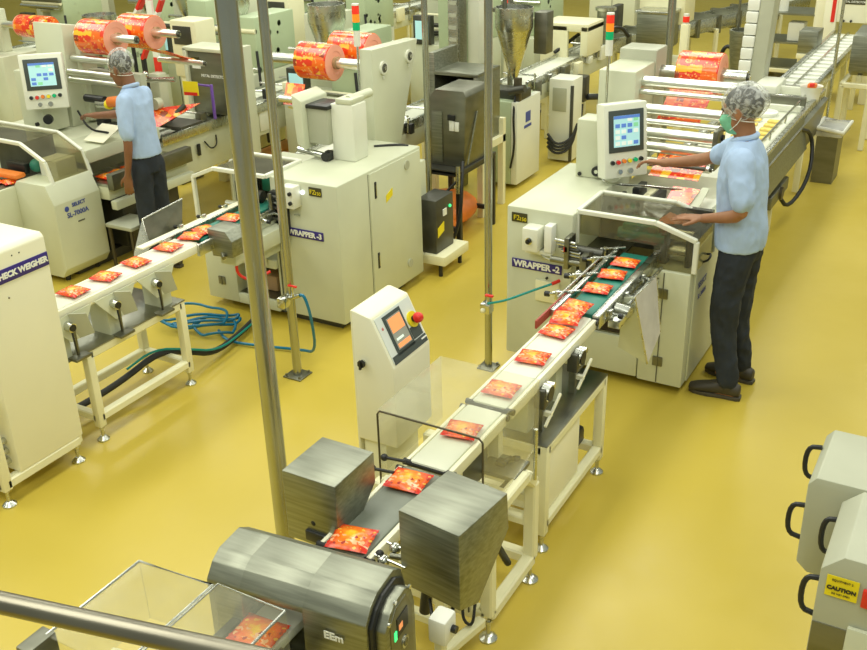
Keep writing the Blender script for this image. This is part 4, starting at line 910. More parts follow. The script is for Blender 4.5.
m = MB('orange').box(-6.3, 4.42, .74, -5.95, 4.52, .78, .02); m.use('steel_dull').box(-6.4, 4.2, .70, -5.99, 4.5, .705); part('belt', m, t)
slot_handle(t, -6.02, 4.495, .42, .05, 'y')
m = MB('paint').box(-6.52, 5.02, .9, -6.28, 5.26, 1.36, .01); p = part('panel_post', m, t)
m = MB('black').cyl((-6.22, 5.02, 1.02), (-6.20, 4.99, 1.02), .035).cyl((-6.3, 4.98, .98), (-6.3, 4.96, .98), .015); part('knob', m, p)
hmi(t, (-6.20, 5.02, 1.30), 42, .31, .40, .10, ui=5)
m = MB('paint').box(-6.55, 5.45, .9, -6.25, 5.6, 1.52, .01).prism([(5.3, .88), (5.62, .88), (5.56, 1.62), (5.36, 1.66)], 'x', -6.62, -6.30, .01); m.use('paint_grey').box(-6.3, 5.5, .88, -5.7, 5.56, 1.30, .006); part('unwinder_cabinet', m, t)
m = MB('black').box(-6.1, 5.36, .9, -6.02, 5.44, .95, .004).box(-5.95, 5.3, .9, -5.88, 5.4, .94, .004).cyl((-6.1, 5.3, 1.13), (-5.9, 5.3, 1.13), .03); m.use('steel_bright').cyl((-5.98, 5.3, 1.10), (-5.88, 5.3, 1.10), .035); m.use('yellow').cyl((-5.88, 5.3, 1.10), (-5.85, 5.3, 1.10), .036); m.use('orange').cyl((-5.85, 5.3, 1.12), (-5.72, 5.3, 1.14), .04); m.use('black').tube([(-6.1, 5.2, 1.05), (-5.9, 5.1, .95), (-5.7, 5.1, .95)], .008, smooth=2)
m.use('cream_pale').slab([(-5.86, 5.0, .9), (-5.66, 5.0, .9), (-5.66, 5.2, .98), (-5.86, 5.2, .98)], .004); part('printer_unit', m, t)
for y, z, r in ((5.40, 1.40, .030), (5.34, 1.31, .024), (5.34, 1.25, .024)): roller(t, -6.28, -5.70, y, z, r)
roller(t, -6.26, -5.62, 5.44, 1.57, .030); roller(t, -6.26, -5.58, 5.84, 1.55, .030); roller(t, -6.0, -5.52, 6.02, 1.30, .022)
film_roll('big orange film roll with a pink end left above the reaching man', -6.17, -5.86, 5.47, 1.56, .130, 'film rolls on the far left machine')
film_roll('orange film roll with a pink end right above the reaching man', -6.15, -5.84, 5.86, 1.545, .130, 'film rolls on the far left machine')
# printed film run and inspection part
t = thing('film_coder', 'film guide frame with an orange web behind the reaching man', 'film guide', (-5.7, 5.9, .8))
m = MB('film').slab([(-6.1, 5.85, 1.42), (-5.80, 5.90, 1.40), (-5.60, 6.1, 1.28), (-5.75, 6.15, 1.30)], .003); part('film_or_reflection', m, t)
m = MB('film').slab([(-5.85, 5.70, .98), (-5.55, 5.95, 1.00), (-5.72, 5.55, .85)], .003); part('film_or_reflection', m, t)
m = MB('purple').box(-5.55, 6.08, .84, -5.53, 6.10, 1.12, .003).box(-5.75, 6.08, 1.10, -5.55, 6.10, 1.115, .003); m.use('paint').box(-5.90, 5.78, .84, -5.80, 5.88, 1.24, .01).cyl((-5.8, 5.76, 1.02), (-5.8, 5.70, 1.02), .045); m.use('yellow').slab([(-5.72, 5.96, 1.05), (-5.58, 5.98, 1.05), (-5.58, 5.98, 1.16), (-5.72, 5.96, 1.16)], .004); m.use('red').slab([(-5.71, 5.953, 1.05), (-5.59, 5.973, 1.05), (-5.59, 5.973, 1.075), (-5.71, 5.953, 1.075)], .003); m.use('chrome').cyl((-5.9, 5.72, 1.20), (-5.6, 5.76, 1.22), .02).sph((-5.95, 5.74, 1.15), .03).sph((-5.85, 5.7, 1.25), .028); m.use('dark_metal').box(-5.95, 5.70, .84, -5.55, 5.95, .86).cyl((-5.7, 5.75, .9), (-5.62, 5.85, 1.0), .02); part('guide_frame', m, t)
t = thing('steel_detector', 'dark steel box with white lettering beside the left of the tall poles', 'detector', (-5.8, 6.5, .7))
m = MB('steel_dull').box(-6.06, 6.42, .78, -5.60, 6.62, 1.30, .006); part('housing', m, t)
m = MB('white').text('METAL DETECTOR', (-5.80, 6.418, 1.10), (1, 0, 0), (0, 0, 1), .032, .001, .001); m.box(-6.02, 6.414, 1.155, -5.93, 6.42, 1.18); m.use('label_dark').box(-6.02, 6.414, 1.20, -5.94, 6.42, 1.25); part('lettering', m, t)
m = MB('paint').box(-6.10, 6.40, .42, -6.06, 6.64, 1.32, .005).box(-5.60, 6.40, .42, -5.55, 6.64, 1.34, .005).box(-6.1, 6.4, 1.30, -5.6, 6.66, 1.33, .005); part('frame', m, t)
# line one in-feed conveyor
t = thing('infeed_conveyor', 'long cream conveyor body behind wrapper three carrying on to the back', 'conveyor', (-6.0, 7.4, 0))
m = MB('paint').box(-6.30, 5.62, .36, -5.80, 6.9, .70, .01).box(-6.30, 6.9, .46, -5.80, 10.5, .70, .01); m.use('paint_pale').box(-5.80, 6.95, .50, -5.79, 7.22, .68, .003); m.use('steel_bright').box(-5.81, 5.7, .68, -5.77, 10.5, .76, .004); part('side_panel', m, t)
m = MB('steel').box(-6.28, 5.6, .70, -5.84, 10.5, .745, .004); m.use('belt_white').box(-6.15, 5.6, .745, -5.95, 10.5, .76); part('bed', m, t)
for y in (5.75, 6.85, 7.9, 9.2, 10.3): m = MB('cream').prism([(-6.28, 0), (-6.20, 0), (-6.12, .36), (-5.98, .36), (-5.90, 0), (-5.82, 0), (-5.84, .48), (-6.26, .48)], 'y', y, y + .06, .004); part('leg', m, t)
m = MB('black')
rr = random.Random(3)
for k in range(14):
    y = 5.9 + k * .3; m = MB('black').use(rr.choice(['paint', 'dark_metal', 'chrome', 'cream', 'steel_dull', 'black'])).box(-5.86, y, .76, -5.80, y + rr.uniform(.04, .12), .80 + rr.random() * .06, .004); m.use('steel_bright').cyl((-6.2, y + .1, .80), (-5.8, y + .1, .80), .010, n=8); part('guide_bracket', m, t)
m = MB('black').box(-5.79, 6.1, .50, -5.775, 6.13, .60, .003).tube([(-5.79, 6.2, .6), (-5.77, 6.25, .52), (-5.77, 6.33, .54), (-5.79, 6.35, .62)], .006, smooth=2); part('side_fitting', m, t)
t = thing('packet_belt', 'steel trimmed belt with orange packets next to the reaching man', 'conveyor', (-5.8, 5.05, .6))
m = MB('steel_dull').box(-5.66, 4.86, .60, -5.60, 5.7, .72, .004); m.use('paint').box(-6.0, 4.86, .52, -5.66, 5.7, .62, .006); m.use('paint').box(-5.66, 4.86, .45, -5.60, 5.7, .52, .01); m.use('steel_bright').box(-6.0, 4.86, .62, -5.66, 5.72, .64); part('bed', m, t)
m = MB('dark_metal').box(-5.95, 5.0, .1, -5.7, 5.6, .45, .01); m.use('bronze_frame').cyl((-5.7, 5.2, .3), (-5.6, 5.2, .3), .07); part('drive', m, t)
t.location.x += .13
for k, y in enumerate((4.98, 5.10, 5.22, 5.36)):
    packet(-5.66, y, .642, random.uniform(-25, 25), ['orange packet beside the clear hood post of the far left machine', 'second orange packet from the hood on the belt by the reaching man', 'third orange packet from the hood on the belt by the reaching man', 'orange packet closest to the reaching man on his belt'][k], 'packets by the reaching man')
for k, (x, y) in enumerate(((-6.28, 4.34), (-6.14, 4.38), (-6.04, 4.44))):
    packet(x + .0, y, .705, random.uniform(-25, 25), ['leftmost orange packet under the far left clear hood', 'middle orange packet under the far left clear hood', 'right orange packet under the far left clear hood'][k], 'packets under the far left hood')
t = thing('step_stool', 'small brown metal stool standing by the feet of the reaching man', 'stool', (-5.3, 4.95, 0))
m = MB('paint_grey').box(-5.56, 4.80, .33, -5.30, 5.05, .36, .006); part('seat', m, t)
for x in (-5.54, -5.32):
    for y in (4.82, 5.03): part('leg', MB('bronze_frame').bar((x, y, 0), (x, y, .33), .022), t)
m = MB('orange_dull').box(-6.18, 7.0, .0, -5.92, 7.8, .16, .03); m.box(-6.15, 7.05, .14, -5.95, 7.75, .2, .02)
solo('plastic_tray', m, 'long orange tray on the floor under the conveyor behind wrapper three', 'tray', (-6.1, 7.8, 0))

# ================================================================ poles and railing
def pole(label, x, y, r, mat='steel_bright', flange=True, h=4.6, two=0):
    t = thing('steel_pole', label, 'pole', (x, y, 0), 'steel poles from the floor to the ceiling')
    m = MB('pole_steel').cyl((x, y, 0), (x, y, h), r, n=28); part('tube', m, t)
    if flange:
        m = MB('steel_dull').box(x - r * 2.4, y - r * 2.4, 0, x + r * 2.4, y + r * 2.4, .010, .003)
        for a_, b_ in ((-1, -1), (1, -1), (-1, 1), (1, 1)): m.cyl((x + a_ * r * 1.8, y + b_ * r * 1.8, .01), (x + a_ * r * 1.8, y + b_ * r * 1.8, .022), .008, n=6)
        part('flange', m, t)
    if two:
        m = MB(mat).cyl((x + two, y, .3), (x + two, y, h), r * .35, n=14); part('side_pipe', m, t)
    return t
pole('thickest steel pole left of the white weigher terminal', -2.17, 2.50, .036, two=0)
pB = pole('thin steel pole with a bolted flange in front of wrapper three', -3.30, 4.07, .026)
m = MB('chrome').cyl((-3.31, 4.05, .50), (-3.22, 4.06, .54), .014).box(-3.33, 3.98, .47, -3.28, 4.05, .53, .005); m.use('red').box(-3.29, 4.04, .585, -3.23, 4.052, .597, .003); m.use('chrome').cyl((-3.26, 4.046, .53), (-3.26, 4.046, .59), .008); part('air_valve', m, pB)
t = pole('pale steel pole standing left of wrapper two', -2.34, 4.67, .022)
m = MB('chrome').cyl((-2.34, 4.65, .42), (-2.30, 4.58, .46), .016).box(-2.36, 4.60, .38, -2.30, 4.66, .44, .005); m.use('cream').sph((-2.34, 4.60, .40), .016); m.use('red').box(-2.32, 4.58, .50, -2.27, 4.60, .512, .003); m.use('chrome').cyl((-2.30, 4.59, .46), (-2.30, 4.59, .51), .008); part('air_valve', m, t)
pole('thin pole rising behind the raised cabinet of wrapper three', -3.58, 6.16, .022, flange=False)
pole('steel pole behind the cabinet of wrapper two near the red lamp', -2.27, 7.6, .030, flange=True)
m = MB('hose_teal').tube([(-2.30, 4.58, .46), (-2.2, 4.60, .49), (-2.08, 4.68, .54), (-1.98, 4.74, .58)], .007, n=8, smooth=2); m.use('red').cyl((-1.98, 4.74, .58), (-1.95, 4.78, .59), .010)
solo('air_hose', m, 'short teal air hose from the pale pole to wrapper two', 'hose', (-2.2, 4.6, .4))
t = thing('handrail', 'steel handrail tube crossing the bottom left corner', 'handrail', (-1.2, .8, 1.6))
a_ = Vector((-1.60, .67, 1.70)); b_ = Vector((-.60, .89, 1.70))
m = MB('rail_steel').cyl(a_, b_, .0185, n=28); part('tube', m, t)
m = MB('steel').cyl(b_, (-.60, .89, 0), .0185); part('post', m, t)

# ================================================================ front right hoods
t = thing('machine_hood', 'farther grey steel hood with black handles at the lower right edge', 'machine hood', (0, 3.0, 0))
m = MB('paint_grey').prism([(-.265, 1.006), (-.288, .976), (-.286, .676), (-.25, .644), (.35, .64), (.35, 1.006)], 'y', 2.80, 3.12, .004); part('shell', m, t)
m = MB('cream').box(-.2, 2.85, .0, .3, 3.1, .645, .01); part('base', m, t)
def grab(t, x, y, z0, z1, d=.045, ax='x'):
    m = MB('black').tube([(x, y, z0), (x - d, y, z0 + .008), (x - d, y, z1 - .008), (x, y, z1)], .0085, n=8, smooth=2); part('handle', m, t)
grab(t, -.286, 3.02, .86, .985); grab(t, -.286, 2.81, .765, .89)
t = thing('machine_hood', 'nearer grey steel hood with the yellow CAUTION sticker at the lower right edge', 'machine hood', (0, 2.6, 0))
m = MB('paint_grey').prism([(-.125, 1.02), (-.18, .965), (-.18, .60), (.35, .60), (.35, 1.02)], 'y', 2.42, 2.77, .004); m.use('steel_dull').prism([(-.178, .78), (-.178, .50), (.35, .50), (.35, .78)], 'y', 2.417, 2.45, .003); part('shell', m, t)
m = MB('paint').box(-.1, 2.44, .0, .3, 2.74, .505, .01).box(-.085, 2.405, .50, .3, 2.42, .80, .004); part('base', m, t)
m = MB('yellow').slab([(-.16, 2.416, .885), (-.075, 2.416, .885), (-.075, 2.416, .955), (-.16, 2.416, .955)], .002); m.use('ink_black').text('CAUTION', (-.118, 2.414, .915), (1, 0, 0), (0, 0, 1), .017, .001, .0008).text('EQUIPMENT 2', (-.118, 2.414, .943), (1, 0, 0), (0, 0, 1), .009).text('DO NOT OPEN', (-.118, 2.414, .898), (1, 0, 0), (0, 0, 1), .007); part('caution_sticker', m, t, 'yellow sticker reading CAUTION')
m = MB('red').box(-.064, 2.408, .88, -.02, 2.42, .94, .003); part('red_tag', m, t)
grab(t, -.178, 2.72, .80, .93, .04); grab(t, -.178, 2.46, .77, .90, .045)

# ================================================================ background machines
def legs4(t, x0, x1, y0, y1, z, w_=.04, mat='cream'):
    for x in (x0 + w_ / 2, x1 - w_ / 2):
        for y in (y0 + w_ / 2, y1 - w_ / 2): part('leg', MB(mat).bar((x, y, 0), (x, y, z), w_), t)
# feeder on a black frame behind wrapper three
t = thing('feeder_table', 'black angle iron table under the grey steel feeder box', 'table', (-3.5, 6.6, 0))
m = MB('black').bars([(-3.80, 6.33, .58), (-3.42, 6.33, .58), (-3.42, 6.9, .58), (-3.80, 6.9, .58)], .04, close=True); m.bar((-3.80, 6.33, .14), (-3.42, 6.33, .14), .035).bar((-3.80, 6.9, .14), (-3.42, 6.9, .14), .035).bar((-3.80, 6.33, .14), (-3.80, 6.9, .14), .035); m.use('dark_metal').box(-3.82, 6.31, .58, -3.40, 6.92, .605); part('frame', m, t)
for x in (-3.80, -3.42):
    for y in (6.33, 6.9): part('leg', MB('black').bar((x, y, 0), (x, y, .58), .04), t)
t = thing('feeder_box', 'grey steel feeder box with chamfered top and a white switch', 'feeder', (-3.45, 6.5, .59))
m = MB('steel_dull').prism([(-3.74, .606), (-3.42, .606), (-3.40, 1.14), (-3.42, 1.18), (-3.66, 1.18), (-3.74, 1.08)], 'y', 6.42, 6.80, .006); part('housing', m, t)
m = MB('white').box(-3.54, 6.41, .88, -3.50, 6.422, .96, .003).box(-3.495, 6.41, .88, -3.46, 6.422, .95, .003); m.use('black').box(-3.55, 6.402, .96, -3.49, 6.422, 1.0, .003); part('switch', m, t)
m = MB('steel').box(-3.69, 6.41, .63, -3.60, 6.422, 1.02, .004).bar((-3.40, 6.44, .63), (-3.40, 6.6, 1.0), .012); part('door', m, t)
m = MB('black').tube([(-3.42, 6.4, .66), (-3.38, 6.3, .5), (-3.37, 6.26, .3), (-3.4, 6.2, .1), (-3.5, 6.2, .02), (-3.7, 6.25, .015)], .014, smooth=2).tube([(-3.40, 6.3, .56), (-3.48, 6.25, .46), (-3.62, 6.2, .35)], .010, smooth=2); m.use('steel_bright').tube([(-3.40, 6.28, .66), (-3.40, 6.28, .45)], .016); part('cable', m, t)
t = thing('steel_cabinet', 'open fronted steel cabinet on the shelf above the feeder box', 'cabinet', (-3.8, 7.1, .0))
m = MB('steel').box(-4.00, 7.0, 1.15, -3.60, 7.4, 1.18, .004).box(-4.04, 7.0, .6, -3.99, 7.4, 1.32, .004).box(-3.64, 7.0, .6, -3.60, 7.4, 1.16, .004); m.use('dark_metal').box(-4.0, 7.38, .6, -3.62, 7.4, 1.15); m.use('steel_bright').box(-3.99, 7.1, .88, -3.63, 7.3, 1.0, .02).cyl((-3.9, 7.2, 1.0), (-3.9, 7.2, 1.06), .05); part('shell', m, t)
m = MB('cream').box(-3.61, 7.0, .0, -3.56, 7.05, .75).box(-4.05, 7.0, .0, -4.0, 7.05, .75).box(-3.61, 7.38, 0, -3.56, 7.43, .75).box(-4.05, 7.38, 0, -4.0, 7.43, .75).box(-4.05, 7.0, .55, -3.56, 7.43, .61); part('stand', m, t)
t = thing('lift_column', 'grey ribbed steel lift column rising behind the feeder box', 'lift', (-3.9, 7.6, 0))
m = MB('steel').box(-4.20, 7.62, 0, -4.09, 7.76, 2.6, .01); m.use('steel_bright').box(-4.19, 7.605, .3, -4.10, 7.62, 2.6)
for k in range(22): m.use('paint_grey').box(-4.18, 7.598, .4 + k * .1, -4.11, 7.61, .43 + k * .1)
part('column', m, t)
t = thing('grey_panel', 'tall dull green cabinet between the poles above the feeder box', 'cabinet', (-4.7, 8.3, 0))
m = MB('paint_green').box(-4.68, 8.3, .95, -4.40, 8.7, 2.2, .01); m.use('paint_pale').box(-4.40, 8.35, .95, -4.28, 8.65, 2.2, .01); part('shell', m, t)
for x in (-4.64, -4.34):
    for y in (8.34, 8.62): part('leg', MB('cream').bar((x, y, 0), (x, y, .96), .05), t)
# green-white machine cabinet, hopper above
t = thing('side_machine', 'pale green machine cabinet with a black lever under the steel hopper', 'machine cabinet', (-3.65, 8.0, 0))
m = MB('paint_green').box(-3.86, 7.80, .04, -3.56, 8.30, .78, .008); part('body', m, t)
m = MB('paint_pale').box(-3.56, 7.805, .04, -3.50, 8.30, .78, .006); m.use('ink_blue').box(-3.499, 7.95, .52, -3.496, 8.10, .545).box(-3.499, 7.98, .57, -3.496, 8.08, .66); part('side_panel', m, t)
m = MB('chrome').cyl((-3.76, 7.80, .68), (-3.76, 7.78, .68), .022); m.use('black').bar((-3.76, 7.78, .68), (-3.74, 7.77, .76), .012).box(-3.72, 7.79, .46, -3.66, 7.80, .47); part('lever', m, t)
m = MB('dark_metal').box(-3.84, 7.9, .78, -3.50, 8.1, .86, .01).cyl((-3.6, 7.85, .86), (-3.45, 7.85, .9), .035); m.use('steel_bright').cyl((-3.80, 7.9, .86), (-3.80, 7.9, .95), .04); m.use('brown' if 'brown' in M else 'bronze_frame').box(-3.56, 7.85, .78, -3.50, 7.9, .98, .004); part('gearbox', m, t)
t.location.x -= .13
t = thing('steel_hopper', 'large shiny steel cone hopper near the top centre', 'hopper', (-3.72, 8.0, .9))
m = MB('steel_bright').lathe([(.03, .94), (.045, .98), (.155, 1.36), (.165, 1.38), (.165, 1.55), (.158, 1.55), (.150, 1.38), (.04, 1.0)], (-3.76, 8.0, 0), 'z', 36); part('cone', m, t)
m = MB('dark_metal').cyl((-3.76, 8.0, 1.50), (-3.76, 8.0, 1.52), .15, n=30); m.use('white').box(-3.80, 7.86, 1.32, -3.74, 7.865, 1.35); part('rim_band', m, t)
m = MB('steel_dull').box(-3.98, 8.33, 0, -3.94, 8.37, 1.6, .004).box(-3.97, 8.0, 1.5, -3.93, 8.36, 1.53).box(-3.96, 7.98, 1.5, -3.74, 8.02, 1.53).cyl((-3.86, 8.02, 1.5), (-3.86, 8.02, 2.2), .02); m.box(-3.62, 8.1, 1.15, -3.50, 8.25, 1.5, .006); part('support', m, t)
m = MB('black').tube([(-3.68, 7.9, .9), (-3.66, 7.78, .7), (-3.63, 7.76, .4), (-3.68, 7.78, .2)], .010, smooth=2); part('cable', m, t)
# line three in-feed conveyor to the back
def infeed(label, x, y0, y1, z=.8, leg='cream', wd=.3, seed=1):
    rr = random.Random(seed)
    t = thing('infeed_conveyor', label, 'conveyor', (x, (y0 + y1) / 2, 0))
    m = MB('steel_bright').box(x - wd / 2, y0, z - .06, x - wd / 2 + .03, y1, z + .03, .003).box(x + wd / 2 - .03, y0, z - .06, x + wd / 2, y1, z + .03, .003); m.use('paint').box(x - wd / 2, y0, z - .2, x + wd / 2, y1, z - .05, .006); part('side_rail', m, t)
    part('belt', MB('belt_white').box(x - wd / 2 + .03, y0, z - .03, x + wd / 2 - .03, y1, z, .003), t)
    n = int((y1 - y0) / .9)
    for k in range(n + 1):
        y = y0 + .05 + k * (y1 - y0 - .1) / max(1, n)
        part('leg_frame', MB(leg).bar((x - wd / 2 + .02, y, 0), (x - wd / 2 + .02, y, z - .06), .035).bar((x + wd / 2 - .02, y, 0), (x + wd / 2 - .02, y, z - .06), .035).bar((x - wd / 2, y, .25), (x + wd / 2, y, .25), .03), t)
    for k in range(int((y1 - y0) * 3)):
        m = MB('chrome'); y = y0 + .1 + k * .33; m.use(rr.choice(['chrome', 'steel_dull', 'cream', 'dark_metal', 'steel_bright', 'black', 'paint_pale'])); h = rr.uniform(.03, .14)
        m.box(x + wd / 2, y, z - rr.uniform(.04, .16), x + wd / 2 + .05, y + rr.uniform(.05, .16), z - .04 + h * .8, .004)
        if rr.random() < .5: m.use('chrome').cyl((x - wd / 2, y, z + .07), (x + wd / 2 + .04, y, z + .07), .010, n=8).cyl((x + wd / 2 + .02, y, z - .05), (x + wd / 2 + .02, y, z + .09), .009, n=8)
        part('bracket', m, t)
    return t
infeed('long shiny conveyor running back past the steel hopper', -3.95, 8.4, 10.6, .80, seed=4)
infeed('conveyor hidden behind the raised cabinet of wrapper three', -4.3, 5.7, 7.6, .76, seed=9)
t = thing('motor_housing', 'cream machine head with an arched opening beside the shiny conveyor', 'machine head', (-3.95, 9.9, 0))
m = MB('cream').box(-4.28, 9.75, .3, -3.98, 9.80, 1.12, .01).box(-4.28, 9.75, 1.06, -3.76, 10.2, 1.14, .01).box(-3.84, 9.75, .82, -3.76, 10.2, 1.12, .01).box(-4.28, 9.8, .0, -4.2, 10.2, 1.1, .01); part('arch', m, t)
m = MB('steel').cyl((-3.80, 10.35, .85), (-3.80, 10.35, 1.2), .09, n=24); m.use('steel_bright').cyl((-3.80, 10.35, 1.2), (-3.80, 10.35, 1.23), .11, n=24); m.use('black').tube([(-3.78, 10.3, 1.0), (-3.68, 10.5, 1.02), (-3.62, 10.6, .9)], .02, smooth=2).bar((-4.1, 9.7, .85), (-3.95, 10.0, 1.0), .03); part('motor', m, t)
t = thing('white_column', 'white upright cabinet with a pinkish window behind the conveyor bend', 'cabinet', (-3.6, 8.9, 0))
m = MB('paint_pale').box(-3.74, 8.75, .02, -3.50, 9.0, .80, .008); part('body', m, t)
m = MB('paint_grey').box(-3.70, 8.742, .50, -3.56, 8.752, .72, .003); m.use('dark_metal').box(-3.52, 8.74, .02, -3.49, 8.76, .75, .004); part('window', m, t)
for k in range(4): m = MB('rubber').tube([(-3.72, 8.70, .28 - k * .04), (-3.60, 8.62, .20 - k * .03), (-3.48, 8.70, .25 - k * .03), (-3.44, 8.75, .40)], .013, n=8, smooth=2); part('cable', m, t)
t = thing('valve_manifold', 'dark pipe manifold hanging below the shiny conveyor', 'manifold', (-3.4, 9.6, 0))
m = MB('rubber').tube([(-3.6, 9.4, .5), (-3.45, 9.6, .48), (-3.35, 9.7, .6), (-3.3, 9.7, .75)], .03, smooth=2).tube([(-3.62, 9.3, .45), (-3.6, 9.2, .2)], .02); m.use('dark_metal').box(-3.75, 9.35, .45, -3.62, 9.5, .7, .01); m.use('chrome').cyl((-3.5, 9.6, .5), (-3.5, 9.6, .75), .03); m.use('cream').bar((-3.55, 9.6, 0), (-3.55, 9.6, .5), .04); part('pipe', m, t)
# top centre and right
t = thing('case_machine', 'tall cream machine with steel viewing box behind the green-orange-red lamp', 'machine cabinet', (-3.3, 11.3, 0))
m = MB('cream').box(-3.72, 11.2, .0, -3.20, 11.6, .55, .015).box(-3.72, 11.2, .95, -3.20, 11.6, 1.75, .015).box(-3.72, 11.2, .5, -3.66, 11.6, 1.0); m.use('label_dark').box(-3.62, 11.19, 1.46, -3.36, 11.2, 1.50); m.use('white').text('MACHINE', (-3.49, 11.19, 1.48), (1, 0, 0), (0, 0, 1), .03); part('body', m, t)
m = MB('steel').box(-3.64, 10.9, .74, -3.26, 11.2, 1.10, .006); m.use('steel_bright').box(-3.66, 10.88, 1.10, -3.24, 11.2, 1.13, .006); part('viewing_box', m, t)
m = MB('dark_metal').box(-3.98, 11.0, .85, -3.90, 11.2, 1.15, .01); m.use('paint').box(-4.08, 11.0, .85, -3.98, 11.2, 1.12, .01); part('screen_box', m, t)
t = thing('signal_post', 'cream post with a red beacon behind the top film roll', 'beacon', (-2.9, 10.2, 0))
part('post', MB('cream').box(-2.93, 10.15, 0, -2.85, 10.23, 1.13, .005), t); m = MB('plastic_white').cyl((-2.89, 10.19, 1.13), (-2.89, 10.19, 1.23), .028); part('beacon_base', m, t); m = MB('red_lens').cyl((-2.89, 10.19, 1.15), (-2.89, 10.19, 1.205), .033); part('beacon', m, t)
t = thing('signal_post', 'slim cream post with a red beacon left of the steel hopper', 'beacon', (-4.0, 8.35, 0))
part('post', MB('cream').box(-4.15, 8.6, 0, -4.07, 8.68, 1.45, .005), t); part('beacon_base', MB('plastic_white').cyl((-4.11, 8.64, 1.45), (-4.11, 8.64, 1.58), .026), t); part('beacon', MB('red_lens').cyl((-4.11, 8.64, 1.47), (-4.11, 8.64, 1.52), .032), t)
# oblique conveyor far back
def oblique(label, a, b, z, wd=.35, legs=3, seed=2):
    a = Vector(a); b = Vector(b); d = (b - a); L = d.length; ang = math.atan2(d.y, d.x)
    t = thing('transfer_conveyor', label, 'conveyor', ((a.x + b.x) / 2, (a.y + b.y) / 2, 0))
    T = Matrix.Translation((a.x, a.y, 0)) @ Matrix.Rotation(ang, 4, 'Z')
    m = MB('steel_bright').box(0, -wd / 2, z - .1, L, -wd / 2 + .03, z + .06, .004).box(0, wd / 2 - .03, z - .1, L, wd / 2, z + .06, .004)
    for k in range(int(L * 2.2)): m.use('steel_dull').box(k / 2.2, -wd / 2 - .02, z - .14, k / 2.2 + .06, wd / 2 + .02, z + .08)
    m.xform(T); part('side_rail', m, t)
    m = MB('belt_white').box(0, -wd / 2 + .03, z - .03, L, wd / 2 - .03, z); m.xform(T); part('belt', m, t)
    for k in range(legs):
        for sg in (-1, 1): m = MB('cream').bar((L * (k + .5) / legs, sg * wd / 2, 0), (L * (k + .5) / legs, sg * wd / 2, z - .08), .05); m.xform(T); part('leg', m, t)
    return t
oblique('silver conveyor crossing the far floor at the top of the view', (-4.20, 10.9, 0), (-2.75, 15.2, 0), .72, .40)
t = thing('steel_hopper', 'small steel cone hopper behind the top film roll', 'hopper', (-2.1, 10.0, 0))
m = MB('steel').lathe([(.05, .62), (.09, .66), (.13, 1.0), (.135, 1.10), (.14, 1.10), (.14, 1.14), (.12, 1.14), (.11, 1.0)], (-2.26, 10.0, 0), 'z', 30); part('cone', m, t)
m = MB('steel_dull').cyl((-2.33, 10.0, 1.1), (-2.33, 10.0, 2.2), .012).cyl((-2.22, 10.05, 1.1), (-2.22, 10.05, 2.2), .012).cyl((-2.26, 10, 0), (-2.26, 10, .65), .03); m.use('black').tube([(-2.5, 10.1, .82), (-2.46, 10.1, .96), (-2.38, 10.1, .95), (-2.36, 10.1, .8)], .02, smooth=2); part('hanger', m, t)
t = thing('bucket_elevator', 'leaning white and grey elevator chute at the top right', 'elevator', (-1.8, 9.2, 0))
m = MB('paint_grey').prism([(8.95, .5), (9.15, .5), (9.65, 2.6), (9.35, 2.6)], 'x', -1.96, -1.84, .01); part('casing', m, t)
for k in range(20): m = MB('white').box(-2.06, 8.93 + k * .022, .55 + k * .1, -1.96, 8.99 + k * .022, .640 + k * .1, .006); part('bucket', m, t)
m = MB('plastic_white').prism([(8.98, .5), (9.06, .5), (9.5, 2.6), (9.4, 2.6)], 'x', -2.04, -1.98); part('bucket_belt', m, t)
m = MB('cream').bar((-2.0, 9.02, 0), (-2.0, 9.02, .55), .06); part('leg', m, t)
t = thing('wheeled_rack', 'low wheeled rack with steel shelves on the far yellow floor', 'rack', (-2.4, 13.6, 0))
m = MB('steel')
for z in (.14, .45, .80): m.box(-2.78, 13.3, z, -2.15, 13.9, z + .02)
m.use('cream').bars([(-2.78, 13.3, .12), (-2.15, 13.3, .12), (-2.15, 13.9, .12), (-2.78, 13.9, .12)], .05, close=True)
for x in (-2.76, -2.17):
    for y in (13.32, 13.88): m.bar((x, y, .12), (x, y, 1.15), .035)
m.bar((-2.76, 13.32, 1.15), (-2.17, 13.32, 1.15), .035); m.use('white').box(-2.5, 13.4, .47, -2.3, 13.6, .7, .02).cyl((-2.6, 13.5, .82), (-2.6, 13.5, 1.0), .06); part('frame', m, t)
for x in (-2.72, -2.2):
    for y in (13.36, 13.84): part('wheel', MB('rubber').cyl((x - .02, y, .06), (x + .02, y, .06), .06), t)
t = thing('metal_detector', 'cream metal detector portal with a dark METAL DETECTOR plate at the top right', 'metal detector', (-1.6, 12.4, 0))
m = MB('cream_pale').box(-1.92, 12.3, .0, -1.78, 12.8, 1.3, .01).box(-1.78, 12.3, .90, -1.42, 12.8, 1.3, .01).box(-1.42, 12.3, 0, -1.34, 12.8, 1.3, .01).box(-2.05, 12.5, 0, -1.93, 12.7, 1.4, .01); part('housing', m, t)
m = MB('label_dark').box(-1.74, 12.292, 1.10, -1.50, 12.3, 1.155, .001); m.use('white').text('METAL DETECTOR', (-1.62, 12.291, 1.127), (1, 0, 0), (0, 0, 1), .030, .001, .0006); part('name_plate', m, t, 'dark plate reading METAL DETECTOR')
m = MB('red').box(-1.84, 12.29, .9, -1.80, 12.3, 1.3); m.use('black').cyl((-1.98, 12.49, 1.2), (-1.98, 12.5, 1.2), .02).sph((-1.70, 12.28, .92), .015).sph((-1.62, 12.28, .92), .015); part('fittings', m, t)
t = thing('steel_box', 'open steel box left of the far metal detector', 'steel box', (-1.85, 11.2, .7))
